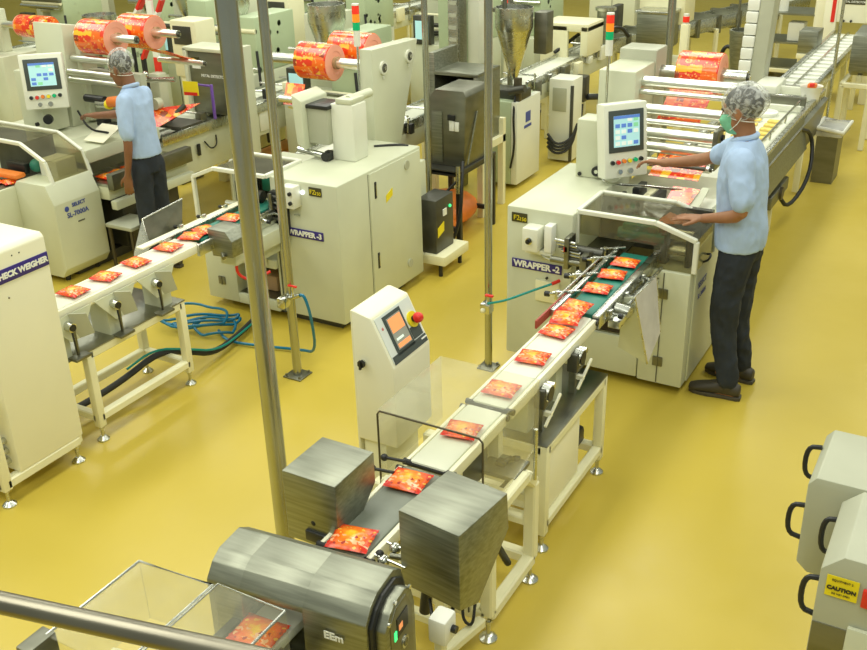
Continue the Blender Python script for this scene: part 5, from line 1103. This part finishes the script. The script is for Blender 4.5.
m = MB('steel').box(-1.95, 11.1, .75, -1.76, 11.4, .98, .005); part('shell', m, t); m = MB('cream').box(-1.95, 11.08, .70, -1.76, 11.42, .75, .004).bar((-1.93, 11.2, 0), (-1.93, 11.2, .70), .04).bar((-1.93, 11.2, .04), (-1.85, 11.35, .04), .04); part('base', m, t)
t = thing('steel_box', 'large steel box right of the far conveyor, cut by the picture edge', 'steel box', (-1.2, 10.7, .7))
m = MB('steel').prism([(10.4, 1.08), (10.95, 1.10), (10.95, .72), (10.55, .68), (10.4, .75)], 'x', -1.33, -1.0, .005); part('shell', m, t); m = MB('cream').bars([(-1.36, 10.35, .10), (-1.36, 10.35, .62), (-1.36, 10.8, .62), (-1.36, 10.8, .10), (-1.36, 10.35, .10)], .05).bars([(-1.10, 10.35, 0), (-1.10, 10.35, .62), (-1.10, 10.8, .62), (-1.10, 10.8, 0)], .05).bar((-1.36, 10.35, .62), (-1.10, 10.35, .62), .05).bar((-1.23, 10.5, .62), (-1.23, 10.5, .7), .05); part('stand', m, t)
m = MB('steel_bright').cyl((-1.34, 9.55, 0), (-1.34, 9.55, 1.6), .014); solo('thin_rod', m, 'thin upright steel rod beside the lined bin', 'rod', (-1.34, 9.55, 0))
t = thing('cable_duct', 'thin dark duct lying across the far yellow floor', 'duct', (-2.4, 12.1, 0)); part('duct', MB('bronze_frame').box(-3.0, 12.0, 0, -1.9, 12.04, .03, .004), t)
# upper left and top middle
def filler(label, x, y, seed, h=1.5, mats=('paint', 'paint_green'), w_=.7, d=.8):
    """upright bagging machine: body, steel hopper, glass front, control box"""
    rr = random.Random(seed)
    t = thing('bagging_machine', label, 'bagging machine', (x, y, 0))
    m = MB(mats[0]).box(x - w_ / 2, y - d / 2, .05, x + w_ / 2, y + d / 2, h * .55, .012).box(x - w_ / 2, y, h * .5, x - w_ * .1, y + d / 2, h, .012); m.use(mats[1]).box(x + w_ * .12, y - d * .3, h * .55, x + w_ / 2, y + d / 2, h * .92, .012); part('body', m, t)
    m = MB('seam').box(x - .004, y - d / 2 - .003, .1, x + .004, y - d / 2 + .002, h * .5); m.use('steel_dull').box(x + .05, y - d / 2 - .012, h * .22, x + .08, y - d / 2, h * .32, .003); part('door', m, t)
    m = MB('steel_bright').lathe([(.03, h * .7), (.05, h * .72), (.17, h * .98), (.17, h * 1.08), (.155, h * 1.08), (.15, h), (.03, h * .75)], (x - .02, y - d * .12, 0), 'z', 26); part('hopper', m, t)
    m = MB('dark_metal').box(x - w_ * .4, y - d * .52, h * .55, x - w_ * .1, y - d * .42, h * .72, .006); m.use('ui_cyan').box(x - w_ * .36, y - d * .525, h * .58, x - w_ * .14, y - d * .515, h * .69); part('control_box', m, t)
    for k in range(13):
        m = MB('steel'); yy = y - d * .4 + rr.random() * d * .6; zz = h * (.56 + .3 * rr.random()); m.use(rr.choice(['steel_bright', 'chrome', 'dark_metal', 'cream', 'steel_dull'])).cyl((x - w_ / 2, yy, zz), (x + w_ / 2, yy, zz), rr.uniform(.01, .03), n=10); part('roller', m, t)
    m = MB('black').tube([(x + w_ / 2, y - d * .3, h * .7), (x + w_ / 2 + .08, y - d * .4, h * .4), (x + w_ / 2 + .04, y - d * .3, .1)], .014, smooth=2); part('cable', m, t)
    m = MB('dark_metal').box(x - w_ / 2 + .04, y - d / 2 + .04, 0, x + w_ / 2 - .04, y + d / 2 - .04, .06); part('plinth', m, t)
    return t
for args in (('bagging machine with a cone hopper behind the two film rolls of wrapper three', -5.35, 7.6, 1, 1.45), ('bagging machine at the top just right of the thickest pole', -6.85, 8.1, 2, 1.45), ('bagging machine behind the red and white striped barrier', -7.9, 8.6, 3, 1.5),
             ('bagging machine at the top left behind the pink roll end', -8.1, 7.5, 4, 1.25), ('bagging machine at the left edge above the operator panel', -8.9, 5.6, 5, 1.1), ('bagging machine in the far row above the raised cabinet of wrapper three', -7.0, 10.3, 6, 1.5),
             ('bagging machine in the far row behind the first steel pole', -8.4, 11.2, 7, 1.5), ('bagging machine in the far row at the top left corner', -10.9, 9.3, 8, 1.4), ('far bagging machine above the long shiny conveyor', -5.6, 12.3, 9, 1.5),
             ('far bagging machine above the steel cone hopper', -5.2, 14.8, 10, 1.5), ('farthest bagging machine at the top centre', -7.8, 14.0, 11, 1.5), ('far bagging machine left of the farthest steel pole', -9.8, 13.0, 12, 1.5),
             ('bagging machine beyond the pink roll end in the back row', -10.3, 11.4, 13, 1.4), ('bagging machine in the far left block, nearest the picture corner', -12.6, 11.0, 21, 1.5), ('bagging machine in the far left block, cut by the left edge', -13.8, 9.6, 22, 1.4), ('bagging machine in the far left block, rear middle', -12.0, 13.6, 23, 1.6), ('bagging machine in the far left block, rear left', -14.6, 13.0, 24, 1.6), ('bagging machine at the very back left of the thick pole', -11.6, 15.8, 25, 1.6),
             ('bagging machine at the back between the barrier and the thick pole', -9.3, 9.4, 15, 1.4), ('bagging machine in the back row next to the dull green cabinet', -5.2, 9.6, 16, 1.7), ('far machine right of the green cabinet at the top', -4.9, 10.6, 17, 1.6)):
    filler(*args)
infeed('conveyor in the upper left running behind the far left machine', -7.4, 9.3, 13.0, .8, seed=12)
t = infeed('conveyor running to the back between the bagging machines', -9.7, 6.0, 8.6, .85, seed=13)
# roll stand top left
t = thing('roll_stand', 'pale roll stand carrying the small film roll at the top left', 'roll stand', (-8.2, 6.4, 0))
m = MB('paint').box(-8.6, 6.30, .05, -8.3, 6.8, 1.1, .01).box(-8.6, 6.5, 1.1, -8.5, 6.6, 1.5, .01); part('body', m, t); roller(t, -8.55, -7.7, 6.55, 1.36, .035)
m = MB('dark_metal').box(-8.55, 6.34, 0, -8.35, 6.76, .06); part('plinth', m, t)
t = thing('film_roll', 'small orange film web roll at the top left edge of the view', 'film roll', (-8.1, 6.55, 1.36), 'film rolls in the upper left')
part('film', MB('film').lathe([(.10, 0), (.105, .01), (.105, .40), (.10, .41)], (-8.24, 6.55, 1.36), 'x', 32), t); part('wound_edge', MB('pink_core').cyl((-8.25, 6.55, 1.36), (-8.24, 6.55, 1.36), .10, n=32), t)
t = thing('film_roll', 'pink ended film disc left of the small film web roll', 'film roll', (-8.45, 6.3, 1.3), 'film rolls in the upper left')
part('wound_edge', MB('pink_core').lathe([(.15, 0), (.155, .01), (.155, .05), (.15, .06)], (-8.52, 6.25, 1.32), 'x', 36), t); part('core', MB('dark_metal').cyl((-8.53, 6.25, 1.32), (-8.44, 6.25, 1.32), .03), t)
# striped barrier
t = thing('striped_barrier', 'red and white striped barrier boards at the top left', 'barrier', (-6.8, 6.9, 0))
def stripes(a, b, w_, n):
    a = Vector(a); b = Vector(b); m = MB('red')
    for k in range(n):
        m.use('red' if k % 2 == 0 else 'white').bar(a.lerp(b, k / n), a.lerp(b, (k + 1) / n), w_, .03)
    return m
part('board', stripes((-6.75, 6.75, .3), (-6.75, 6.75, 1.8), .07, 9), t); part('board', stripes((-7.05, 6.75, 1.35), (-6.65, 6.75, 1.85), .07, 5), t); part('board', stripes((-6.95, 6.78, 1.1), (-6.55, 6.78, 1.75), .06, 6), t)
part('base', MB('black').box(-7.0, 6.6, 0, -6.5, 6.9, .05, .01).bar((-6.75, 6.75, 0), (-6.75, 6.75, .35), .05).bar((-6.95, 6.78, .02), (-6.95, 6.78, 1.15), .04).bar((-7.03, 6.75, .02), (-7.03, 6.75, 1.4), .03), t)
for k, (x, y) in enumerate(((-6.85, 7.35), (-7.0, 9.0))):
    t = thing('monitor_unit', ['cream control unit with a dark screen left of the thick pole', 'second cream control unit farther back left of the thick pole'][k], 'control unit', (x, y, 0))
    m = MB('cream').box(x - .16, y - .12, .85, x + .16, y + .16, 1.38, .015).box(x - .12, y - .1, 0, x + .12, y + .14, .86, .01); part('case', m, t)
    m = MB('dark_metal').box(x - .12, y - .128, 1.16, x + .10, y - .118, 1.33, .003).box(x - .08, y - .128, 1.0, x + .06, y - .118, 1.05, .003); part('screen', m, t)
m = MB('orange').sph((-3.78, 6.72, .14), .22, (1.2, 1.6, .6)).sph((-3.72, 6.5, .10), .14, (1.2, 1.2, .6)).sph((-3.84, 6.85, .10), .16, (1, 1.3, .5)); solo('film_scrap', m, 'crumpled orange film waste on the floor under the feeder table', 'film waste', (-3.78, 6.7, 0))
# floor clutter: black tray under line three

# ================================================================ people
def ring_loft(m, secs, n=20, cap=True):
    """secs: (center, rx, ry, axis_dir, side_dir) rings; closed loft"""
    b2 = bmesh.new(); rings = []
    for c, rx, ry, ax, sd in secs:
        c = Vector(c); ax = Vector(ax).normalized(); sd = Vector(sd); sd = (sd - ax * sd.dot(ax)).normalized(); fw = ax.cross(sd)
        rings.append([b2.verts.new(c + sd * rx * math.cos(2 * PI * k / n) + fw * ry * math.sin(2 * PI * k / n)) for k in range(n)])
    for i in range(len(rings) - 1):
        for k in range(n): b2.faces.new((rings[i][k], rings[i][(k + 1) % n], rings[i + 1][(k + 1) % n], rings[i + 1][k]))
    b2.faces.new(rings[0][::-1]); b2.faces.new(rings[-1])
    bmesh.ops.recalc_face_normals(b2, faces=list(b2.faces))
    return m.merge(b2)
def limb(m, pts, rad, n=16, flat=1.0, side=(0, 1, 0)):
    """tapering limb through points, smoothed at the joints"""
    P = [Vector(p) for p in pts]; R_ = list(rad); Q = []; RR = []
    for i in range(len(P) - 1):
        for k in range(5):
            f = k / 5; Q.append(P[i].lerp(P[i + 1], f)); e = f * f * (3 - 2 * f); RR.append(R_[i] * (1 - e) + R_[i + 1] * e)
    Q.append(P[-1]); RR.append(R_[-1])
    for _ in range(2): Q = [Q[0]] + [(Q[i - 1] + Q[i] * 2 + Q[i + 1]) / 4 for i in range(1, len(Q) - 1)] + [Q[-1]]
    secs = []
    for i, q in enumerate(Q):
        d = Q[min(i + 1, len(Q) - 1)] - Q[max(0, i - 1)]
        secs.append((q, RR[i] * flat, RR[i], d, side if abs(d.normalized().dot(Vector(side))) < .9 else (1, 0, 0)))
    ring_loft(m, secs, n)
    m.sph(Q[0], RR[0] * .98); m.sph(Q[-1], RR[-1] * .98)
    return m
def fuse(m, voxel, smooth=4, wrinkle=0.0, wscale=12, seed=0):
    """union the overlapping closed shapes of m into one continuous skin"""
    me = bpy.data.meshes.new('tmp'); m.bm.to_mesh(me); o = bpy.data.objects.new('tmp', me); C.objects.link(o)
    r_ = o.modifiers.new('r', 'REMESH'); r_.mode = 'VOXEL'; r_.voxel_size = voxel; r_.use_smooth_shade = True
    s_ = o.modifiers.new('s', 'SMOOTH'); s_.iterations = smooth; s_.factor = .5
    dg = bpy.context.evaluated_depsgraph_get(); dg.update()
    me2 = bpy.data.meshes.new_from_object(o.evaluated_get(dg)); b2 = bmesh.new(); b2.from_mesh(me2)
    bpy.data.objects.remove(o); bpy.data.meshes.remove(me); bpy.data.meshes.remove(me2)
    if wrinkle:
        b2.normal_update(); off = Vector((seed, seed * 2, 0))
        for v in b2.verts:
            q = Vector((v.co.x * wscale, v.co.y * wscale, v.co.z * wscale * .55)) + off
            w_ = noise.noise(q) + .6 * (1 - abs(noise.noise(q * 1.9 + Vector((3, 1, 0)))) * 3)
            v.co += v.normal * wrinkle * w_
    nm = MB(m.names[m.mi]); m.bm.free(); nm.bm.free(); nm.bm = b2
    for f in b2.faces: f.smooth = True; f.material_index = 0
    return nm

def hand(m, wrist, fdir, palm_n, L=.175, curl=.35, spread=.12, left=True, thumb_side=1):
    """five separate fingers on a palm; fdir = towards the finger tips, palm_n = out of the palm"""
    f = Vector(fdir).normalized(); pn = Vector(palm_n); pn = (pn - f * pn.dot(f)).normalized(); sd = f.cross(pn).normalized() * thumb_side
    w0 = Vector(wrist); pl = L * .50
    ring_loft(m, [(w0 - f * .02, .026, .020, f, sd), (w0 + f * .01, .029, .019, f, sd), (w0 + f * pl * .5, .038, .016, f, sd), (w0 + f * pl, .039, .013, f, sd)], 14)
    for k, (ln, r_) in enumerate(((.90, .0082), (1.0, .0086), (.93, .0082), (.72, .0072))):
        base = w0 + f * pl * .92 + sd * (.029 - k * .0195); L1 = L * .5 * ln
        d0 = (f + sd * spread * (1.4 - k) * .5).normalized(); p = base; pts = [base - d0 * .015, base]; a_ = 0
        for j, seg in enumerate((.45, .30, .25)):
            a_ += curl * (.5 + .35 * j); dd = (d0 * math.cos(a_) + pn * math.sin(a_)); p = p + dd * L1 * seg; pts.append(p)
        m.tube(pts, [r_ * 1.1, r_ * 1.12, r_, r_ * .92, r_ * .75], n=10); m.sph(pts[-1], r_ * .76, u=10, v=6)
    b_ = w0 + f * pl * .22 + sd * .028; d0 = (f * .75 + sd * .75 + pn * .25).normalized(); p1 = b_ + d0 * .035; p2 = p1 + (f * .95 + sd * .3 + pn * .3).normalized() * .028; p3 = p2 + (f + pn * .35).normalized() * .020
    m.tube([b_ - d0 * .012, b_, p1, p2, p3], [.013, .0125, .0105, .0095, .0075], n=10); m.sph(p3, .0077, u=10, v=6)
    return m

def head(m, c, fw, scale=1.0):
    """skull, face, nose, lips, ears on the body mesh; c = centre of the skull, fw = look direction"""
    fw = Vector((fw[0], fw[1], 0)).normalized(); rt = Vector((fw.y, -fw.x, 0)); tilt = fw * 0
    R = Matrix((rt, fw, Vector((0, 0, 1)))).transposed().to_4x4(); T = Matrix.Translation(c) @ R @ Matrix.Rotation(math.radians(-14), 4, 'X') @ Matrix.Scale(scale, 4)
    k = len(m.bm.verts)
    m.sph((0, -.012, .025), .088, (.86, 1.08, 1.0)); m.sph((0, .028, -.045), .062, (.92, 1.0, 1.15)); m.sph((0, .055, -.088), .026, (1.2, .9, .9)); m.sph((0, .064, .03), .04, (1.35, .5, .8))
    m.tube([(0, .083, .02), (0, .098, -.005), (0, .110, -.025), (0, .098, -.034)], [.009, .010, .0135, .010], n=10); m.sph((.011, .093, -.030), .008).sph((-.011, .093, -.030), .008)
    m.sph((0, .087, -.055), .013, (1.7, .6, .5)).sph((0, .085, -.066), .012, (1.5, .6, .5))
    m.sph((.034, .065, -.02), .02, (1, .7, 1)).sph((-.034, .065, -.02), .02, (1, .7, 1))
    for s_ in (-1, 1): m.sph((s_ * .078, -.012, -.008), .026, (.35, .75, 1.15)); m.tube([(s_ * .081, -.02, -.03), (s_ * .088, -.032, 0), (s_ * .088, -.024, .022), (s_ * .083, -.004, .024)], .006, n=8)
    vs = list(m.bm.verts)[k:]
    for v in vs: v.co = T @ v.co
    return T

def face_bits(t, T, scale=1):
    for s_ in (-1, 1):
        m = MB('eye_white').sph((s_ * .032, .074, .004), .0125, (1.2, .7, .8)); m.xform(T); e_ = part('eye', m, t)
        m = MB('ink_black').sph((s_ * .032, .0825, .004), .0055); m.xform(T); part('pupil', m, e_)
        m = MB('hair').tube([(s_ * .016, .085, .022), (s_ * .034, .084, .028), (s_ * .052, .070, .022)], .0045, n=8); m.xform(T); part('eyebrow', m, t)

# ---- worker two: standing at wrapper two, facing -X, left hand on the hood, right hand at the panel
def worker_two():
    t = thing('person', 'standing worker in pale blue shirt, green mask and hair net pressing panel buttons', 'person', (-1.03, 5.03, 0))
    hipc = Vector((-1.01, 5.05, .90)); chest = Vector((-1.035, 5.07, 1.26)); neck = Vector((-1.045, 5.07, 1.44)); hc = Vector((-1.075, 5.06, 1.565))
    F = Vector((-1, .05, 0)); S = Vector((0, 1, 0))
    shL = Vector((-1.02, 4.895, 1.345)); elL = Vector((-.95, 4.815, 1.105)); wrL = Vector((-1.185, 4.95, 1.015))
    shR = Vector((-1.07, 5.235, 1.345)); elR = Vector((-1.31, 5.38, 1.20)); wrR = Vector((-1.535, 5.34, 1.165))
    b = MB('skin')
    ring_loft(b, [((-1.0, 5.05, .84), .13, .09, (0, 0, 1), S), ((-1.0, 5.05, 1.0), .13, .09, (0, 0, 1), S), ((-1.03, 5.07, 1.25), .15, .095, (0, 0, 1), S), ((-1.04, 5.07, 1.38), .13, .07, (0, 0, 1), S), (neck, .055, .055, (-.2, 0, 1), S), (neck + Vector((-.02, 0, .08)), .052, .055, (-.2, 0, 1), S)], 20)
    T = head(b, hc, (-1, .12, 0))
    limb(b, [shL, elL, wrL], [.046, .036, .025]); limb(b, [shR, elR, wrR], [.046, .036, .025])
    hand(b, wrL, (-.98, .02, -.06), (0, .05, -1), curl=.12, spread=.25, thumb_side=1)
    hand(b, wrR, (-.97, -.10, .02), (-.1, -.3, -1), curl=.5, spread=.1, thumb_side=-1)
    hl = Vector((-1.00, 4.985, .845)); kl = Vector((-1.03, 4.97, .50)); al = Vector((-.965, 4.95, .09))
    hr = Vector((-.985, 5.115, .845)); kr = Vector((-1.0, 5.14, .50)); ar = Vector((-.945, 5.18, .09))
    limb(b, [hl, kl, al], [.085, .055, .036]); limb(b, [hr, kr, ar], [.085, .055, .036])
    for an in (al, ar): ring_loft(b, [(an + Vector((.05, 0, -.05)), .03, .03, (-1, 0, 0), S), (an + Vector((-.05, 0, -.05)), .035, .03, (-1, 0, 0), S), (an + Vector((-.14, 0, -.062)), .03, .018, (-1, 0, 0), S)], 12)
    part('body', fuse(b, .0065, 2), t)
    face_bits(t, T)
    # shirt
    s = MB('shirt')
    ring_loft(s, [((-1.005, 5.05, .862), .162, .126, (0, 0, 1), S), ((-1.005, 5.05, .94), .162, .130, (0, 0, 1), S), ((-1.015, 5.055, 1.05), .158, .122, (0, 0, 1), S), ((-1.03, 5.065, 1.2), .172, .122, (-.05, 0, 1), S), ((-1.035, 5.07, 1.32), .185, .108, (0, 0, 1), S), ((-1.04, 5.07, 1.385), .150, .085, (0, 0, 1), S), ((-1.045, 5.07, 1.425), .075, .07, (-.1, 0, 1), S)], 28)
    limb(s, [shL + Vector((0, .02, .005)), shL.lerp(elL, .4), shL.lerp(elL, .72)], [.070, .064, .060], n=18)
    limb(s, [shR + Vector((0, -.02, .005)), shR.lerp(elR, .35), shR.lerp(elR, .62)], [.072, .066, .058], n=18)
    part('shirt', fuse(s, .0085, 3, .0055, 12, 3), t)
    s = MB('shirt').tube([(-1.11, 5.07, 1.40), (-1.075, 5.005, 1.43), (-1.00, 5.02, 1.445), (-.985, 5.07, 1.45), (-1.00, 5.12, 1.445), (-1.075, 5.135, 1.43), (-1.11, 5.07, 1.40)], .016, smooth=2); part('collar', fuse(s, .005, 2), t)
    # trousers
    s = MB('trousers')
    ring_loft(s, [((-1.005, 5.05, .80), .130, .102, (0, 0, 1), S), ((-1.0, 5.05, .90), .132, .104, (0, 0, 1), S), ((-1.0, 5.05, .94), .135, .104, (0, 0, 1), S)], 24)
    limb(s, [hl, kl + Vector((0, 0, .05)), kl + Vector((.012, 0, -.15)), al + Vector((0, 0, .02))], [.092, .080, .064, .058]); limb(s, [hr, kr + Vector((0, 0, .05)), kr + Vector((.012, 0, -.15)), ar + Vector((0, 0, .02))], [.092, .080, .064, .058])
    part('trousers', fuse(s, .009, 2, .007, 12, 8), t)
    for an in (al, ar): shoe(t, an, (-1, -.05 if an is al else .12, 0))
    # hair, net, mask
    m = MB('hair').sph((0, -.022, .036), .092, (.88, 1.10, .98)); m.xform(T); part('hair', fuse(m, .006, 1), t)
    net(t, T)
    m = MB('mask_green'); ring_loft(m, [((0, .048, .0), .060, .045, (0, .1, -1), (1, 0, 0)), ((0, .062, -.03), .062, .055, (0, .1, -1), (1, 0, 0)), ((0, .058, -.07), .056, .050, (0, .2, -1), (1, 0, 0)), ((0, .045, -.105), .042, .040, (0, .2, -1), (1, 0, 0))], 20)
    m.xform(T); mk = part('face_mask', fuse(m, .005, 2), t)
    m = MB('white')
    for s_ in (-1, 1): m.tube([(s_ * .058, .05, -.01), (s_ * .075, .01, .012), (s_ * .088, -.03, .01)], .002, n=6).tube([(s_ * .055, .05, -.08), (s_ * .078, 0, -.05), (s_ * .088, -.03, -.02)], .002, n=6)
    m.xform(T); part('mask_strap', m, mk)
    t.location.x -= .042
def shoe(t, an, fw):
    fw = Vector(fw).normalized(); S = Vector((-fw.y, fw.x, 0)); g = Vector((an.x, an.y, 0))
    m = MB('shoe'); ring_loft(m, [(g - fw * .075 + Vector((0, 0, .05)), .030, .034, fw, S), (g - fw * .05 + Vector((0, 0, .055)), .038, .042, fw, S), (g + fw * .03 + Vector((0, 0, .06)), .040, .045, fw, S), (g + fw * .10 + Vector((0, 0, .048)), .043, .034, fw, S), (g + fw * .165 + Vector((0, 0, .038)), .044, .026, fw, S), (g + fw * .205 + Vector((0, 0, .032)), .030, .017, fw, S)], 18)
    m.tube([g + Vector((0, 0, .06)), g + Vector((0, 0, .125))], .046, n=16); sh = part('shoe', fuse(m, .006, 3), t)
    m = MB('sole'); P = [g + fw * a_ * .96 + S * b_ * .88 for a_, b_ in ((-.085, -.028), (-.06, -.038), (.02, -.036), (.11, -.046), (.18, -.040), (.213, -.015), (.213, .015), (.18, .040), (.11, .046), (.02, .036), (-.06, .038), (-.085, .028))]
    m.prism([(p.x, p.y) for p in P], 'z', .0, .022, .003); part('sole', m, sh)
    m = MB('black')
    for k in range(3): m.tube([g + fw * (.05 + k * .025) - S * .025 + Vector((0, 0, .093 - k * .012)), g + fw * (.05 + k * .025) + Vector((0, 0, .102 - k * .013)), g + fw * (.05 + k * .025) + S * .025 + Vector((0, 0, .093 - k * .012))], .003, n=6)
    part('lace', m, sh)
def net(t, T, droop=0):
    m = MB('gauze'); m.sph((0, -.028, .044), .102, (.93, 1.16, .98), u=48, v=28)
    k = [v for v in m.bm.verts]
    for v in k:
        q = v.co; v.co = q + q.normalized() * .004 * noise.noise(q * 24) + q.normalized() * .0025 * math.sin(math.atan2(q.x, q.y) * 16 + 3 * noise.noise(q * 14)) * (1 if q.z < .06 else .5)
        if v.co.z < -.035 + .25 * v.co.y: v.co.z = -.035 + .25 * v.co.y; v.co.x *= .93; v.co.y = v.co.y * .93
    m.xform(T); h = part('hair_net', m, t)
    m = MB('plastic_white'); m.tube([(.072 * math.cos(a_), -.018 + .084 * math.sin(a_), -.036 + .25 * .10 * math.sin(a_)) for a_ in [i * PI / 12 for i in range(25)]], .002, n=6); m.xform(T); part('net_hem', m, h)
worker_two()

# ---- worker one: far left, facing -X, one arm hanging, one reaching to the panel
def worker_one():
    X, Y = -5.20, 4.95; D = Vector((X + 1.0, Y - 5.05, 0))
    t = thing('person', 'worker in pale blue shirt with hair net, arm hanging, reaching to the far left panel', 'person', (X, Y, 0))
    S = Vector((0, 1, 0)); g = lambda x, y, z: Vector((X + x, Y + y, z))
    sh = 1.26
    shL = g(.0, -.155, sh); elL = g(.045, -.20, .99); wrL = g(-.02, -.20, .765)
    shR = g(-.04, .15, sh); elR = g(-.37, .20, 1.09); wrR = g(-.70, .16, 1.06)
    b = MB('skin_dark')
    ring_loft(b, [(g(0, 0, .8), .12, .085, (0, 0, 1), S), (g(0, 0, .95), .12, .085, (0, 0, 1), S), (g(-.02, 0, 1.18), .14, .09, (0, 0, 1), S), (g(-.03, 0, 1.29), .12, .065, (0, 0, 1), S), (g(-.045, 0, 1.35), .052, .052, (-.25, 0, 1), S), (g(-.07, 0, 1.43), .05, .052, (-.25, 0, 1), S)], 20)
    T = head(b, g(-.12, -.01, 1.46), (-1, -.15, 0), .96)
    limb(b, [shL, elL, wrL], [.044, .036, .025]); limb(b, [shR, elR, wrR], [.044, .034, .025])
    hand(b, wrL, (-.12, 0, -1), (-.5, .8, 0), curl=.35, thumb_side=-1); hand(b, wrR, (-1, -.1, -.02), (0, -.1, -1), curl=.45, thumb_side=-1)
    hl = g(.01, -.065, .80); kl = g(-.01, -.075, .46); al = g(.02, -.09, .09); hr = g(.02, .065, .80); kr = g(.0, .09, .46); ar = g(.04, .11, .09)
    limb(b, [hl, kl, al], [.08, .052, .036]); limb(b, [hr, kr, ar], [.08, .052, .036])
    part('body', fuse(b, .0075, 2), t); face_bits(t, T)
    s = MB('shirt')
    ring_loft(s, [(g(0, 0, .875), .152, .120, (0, 0, 1), S), (g(0, 0, .93), .148, .114, (0, 0, 1), S), (g(-.005, 0, 1.02), .140, .105, (0, 0, 1), S), (g(-.02, 0, 1.15), .155, .110, (0, 0, 1), S), (g(-.025, 0, 1.24), .175, .102, (0, 0, 1), S), (g(-.03, 0, 1.30), .14, .08, (0, 0, 1), S), (g(-.045, 0, 1.34), .072, .068, (-.1, 0, 1), S)], 28)
    limb(s, [shL + Vector((0, .02, 0)), shL.lerp(elL, .45), shL.lerp(elL, .74)], [.068, .062, .058]); limb(s, [shR + Vector((0, -.02, 0)), shR.lerp(elR, .35), shR.lerp(elR, .6)], [.070, .064, .056])
    part('shirt', fuse(s, .009, 3, .004, 11, 6), t)
    s = MB('shirt').tube([g(-.105, 0, 1.31), g(-.07, -.06, 1.345), g(.0, -.05, 1.36), g(.02, 0, 1.365), g(0, .05, 1.36), g(-.07, .06, 1.345), g(-.105, 0, 1.31)], .015, smooth=2); part('collar', fuse(s, .006, 2), t)
    s = MB('trousers'); ring_loft(s, [(g(.01, 0, .76), .128, .104, (0, 0, 1), S), (g(.01, 0, .85), .126, .102, (0, 0, 1), S), (g(0, 0, .90), .128, .10, (0, 0, 1), S)], 24)
    limb(s, [hl, kl, al + Vector((0, 0, .02))], [.088, .076, .060]); limb(s, [hr, kr, ar + Vector((0, 0, .02))], [.088, .076, .060]); part('trousers', fuse(s, .010, 3, .005, 10, 2), t)
    for an in (al, ar): shoe(t, an, (-1, -.05, 0))
    m = MB('hair').sph((0, -.022, .036), .092, (.88, 1.10, .98)); m.xform(T); part('hair', fuse(m, .007, 1), t)
    net(t, T); t.scale = (.86, .86, 1.01)
worker_one()

for o in bpy.data.objects:
    if 'o' in o.keys(): del o['o']
